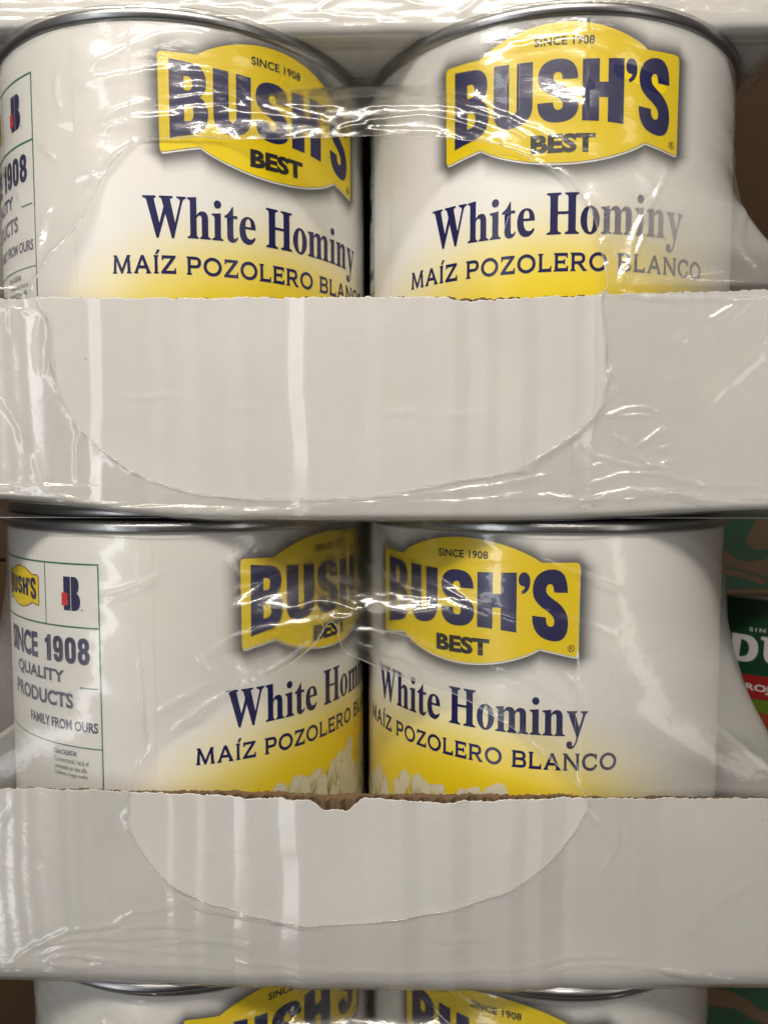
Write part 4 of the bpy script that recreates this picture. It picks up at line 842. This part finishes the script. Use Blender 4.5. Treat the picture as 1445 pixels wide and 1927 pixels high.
make_film(0, 'clear wrinkled shrink film round the top row, wide opening down to its tray', RIDGE1, [HOLE1], flare=58, flare_pow=1.7, seed=3)
make_film(1, 'clear shrink film round the middle row, opening peaked in the gap between the cans', RIDGE2, [HOLE2], flare=90, flare_pow=2.15, seed=21)
RIDGE3 = [[.7, .8, [(-30, 165), (-12, 170), (6, 171), (30, 166)]], [.6, .7, [(-12, 168), (-26, 160), (-36, 150)]], [.6, .7, [(10, 171), (26, 172), (44, 166)]], [.8, .8, [(-60, 160), (-44, 163), (-34, 158)]]]
TEAR3 = [[(-10.6, 166.2), (-8.6, 168.2), (-6.6, 168.4), (-7.2, 166.6), (-9.0, 164.6), (-10.8, 163.8)], [(13.6, 170.6), (16.2, 171.6), (18.6, 171.4), (17.0, 170.4), (15.0, 169.9)], [(-19.6, 160.4), (-17.4, 161.6), (-18.0, 160.0)]]
make_film(2, 'clear film over the bottom row with small black tears between the cans', RIDGE3, TEAR3, step=1.0, zlow=20.0, tray=False, seed=33)
rr = random.Random(5); RIDGE0 = []
for i in range(46):
    x = rr.uniform(-150, 150); z = rr.uniform(538, 556); L = rr.uniform(8, 40); a = rr.uniform(-.25, .25) if rr.random() < .7 else rr.uniform(.5, 1.1)
    RIDGE0.append([rr.uniform(.3, .8), rr.uniform(.6, .9), [(x, z), (x + L * .5 * math.cos(a), z + L * .5 * math.sin(a) + rr.uniform(-1, 1)), (x + L * math.cos(a), z + L * math.sin(a))]])
make_film(-1, 'clear wrinkled film round the uppermost tray above the cans', RIDGE0, [], step=1.0, flare=60, seed=44)

# ------------------------------------------------------------------ neighbours seen past the stack
def carton(name, x0, x1, y0, y1, z0, z1, mat, label):
    t = empty(name, ((x0 + x1) / 2, (y0 + y1) / 2, z0)); tag(t, label, 'carton')
    w, dd, h = (x1 - x0) / 2, (y1 - y0) / 2, z1 - z0
    bevel_box('box_body', -w, w, -dd, dd, 0, h, mat, t, 1.6)
    return t
c1 = carton('brown_carton', -480, -172, 180, 480, 2, 318, M['carton'], 'plain brown carton at the left edge beside the lower cans')
bevel_box('packing_tape', -154, 154, -152.2, -151.3, 150, 198, simple('tan_tape', (0.25, 0.15, 0.07), rough=0.25), c1, 0.1)
c2 = carton('brown_carton', -490, -178, 184, 484, 319, 660, M['carton'], 'plain brown carton at the left edge behind the upper can rim')
bevel_box('packing_tape', -156, 156, -151.2, -150.3, 150, 198, M['carton'], c2, 0.1)
c3 = carton('brown_carton', 176, 480, 210, 510, 377, 720, M['carton'], 'dark brown carton at the right edge beside the top can')
bevel_box('packing_tape', -152, 152, -151.2, -150.3, 90, 138, M['carton'], c3, 0.1)
c4 = carton('printed_carton', 171, 470, 116, 420, 310, 376, M['print_kraft'], 'kraft carton with dark green print above the green can at right')
def flat_print(name, loops, mat, x, y, z, parent, rot=0.0):
    bm = fill(loops)
    me = bpy.data.meshes.new(name)
    for v in bm.verts: v.co = Vector((v.co.x * MM, 0, v.co.y * MM))
    bm.to_mesh(me); bm.free(); me.materials.append(mat); o = bpy.data.objects.new(name, me); o.location = (x * MM, y * MM, z * MM); return link(o, parent)
px = -(171 + 470) / 2; py = -(116 + 420) / 2
gp = [path('M 171.5 355 C 175 336 186 327 196 328 C 206 329 214 338 220 344 L 235 376 L 171.5 376 Z M 191 339 C 194 333 199 333 203 335 L 204 356 L 201 358 Z')[0:2],
      path('M 172 326 C 184 325 196 321 208 317 L 214 330 L 240 340 L 240 313.6 L 171.5 313.6 L 171.5 322 C 184 321 196 317 203 312 L 206 316 C 196 321 184 324 172 325 Z')[0:1]]
flat_print('green_print', [[(x + px, z - 310) for x, z in lp] for lp in gp[0]], M['green_print'], 0, -152.15, 0, c4)
flat_print('green_print', [[(x + px, z - 310) for x, z in lp] for lp in path('M 171.5 326.5 C 184 326 198 322 210 317 L 214 321 L 240 345 L 240 314 L 171.5 314 Z M 172.5 321.5 C 184 321.5 194 319 201 315.6 L 203 318.6 C 194 322.6 184 324.6 172.5 324.6 Z')], M['green_print'], 0, -152.15, 0, c4)
c5 = carton('printed_carton', 171, 470, 116, 420, 2, 131.5, M['print_kraft'], 'dark green printed kraft carton at the bottom right corner')
flat_print('green_print', [[(x + px, z - 2) for x, z in lp] for lp in path('M 180 131 L 300 131 L 300 70 C 226 92 214 84 206 88 C 200 94 194 98 180 100 Z')], M['green_print'], 0, -152.15, 0, c5)
flat_print('green_print', [[(x + px, z - 2) for x, z in lp] for lp in path('M 174 92 C 184 86 192 92 200 84 C 208 78 220 80 232 72 L 232 60 L 174 60 Z')], M['green_print'], 0, -152.15, 0, c5)

g = empty('bean_can', (252, 198, 132.0)); tag(g, 'green can with white DU lettering and red band at the right edge', 'can')
link(bpy.data.objects.new('body', me_body), g); link(bpy.data.objects.new('rim', me_rim), g); link(bpy.data.objects.new('lid', me_lid), g)
def band(name, z0, z1, mat, off, parent):
    v, f = lathe([(R + off, z0), (R + off, z1)], 96); return obj(name, v, f, mat, parent)
lbl = band('label', 4, 172.5, M['dark_green'], 0.05, g)
band('red_band', 118.5, 131.2, M['label_red'], 0.14, lbl); band('leaf_band', 84, 118.2, M['leaf_green'], 0.14, lbl)
D_ = path('M 0 0 L 8 3 L 14 97 L 6 100 L 60 100 C 96 100 110 76 106 46 C 102 14 84 0 52 0 Z M 40 18 C 62 16 74 28 75 48 C 76 70 66 82 46 82 Z')
U_ = path('M 0 100 L 50 100 L 50 88 L 40 86 L 38 40 C 38 24 44 18 56 18 C 70 18 76 26 76 42 L 78 86 L 66 88 L 66 100 L 112 100 L 112 88 L 104 86 L 102 38 C 100 12 84 -2 54 -2 C 24 -2 10 12 10 40 L 12 86 L 0 88 Z')
def bean_print(name, bm, mat, off=0.2): link(bpy.data.objects.new(name, wrap(name, bm, mat, off)), lbl)
bean_print('name_lettering', join([fit(fill(D_), -61.6, -46.4, 138, 153), fit(fill(U_), -45.2, -29, 138, 153)]), M['label_white'])
bean_print('since_lettering', fit(text_bm('SINCE', 0.015, 1.4), -51, -36, 155.2, 157.4), M['label_white'])
bean_print('band_lettering', join([fit(text_bm('FRIJOLES', 0.006), -73, -53.6, 122.0, 125.6), fit(text_bm('ROJOS', 0.03), -52.2, -30, 121.6, 126.6)]), M['label_white'])
bean_print('red_lettering', fit(text_bm('IER', 0.05), -58.5, -36, 101.6, 111.2), simple('brick_red_ink', (0.33, 0.04, 0.02), rough=0.4))
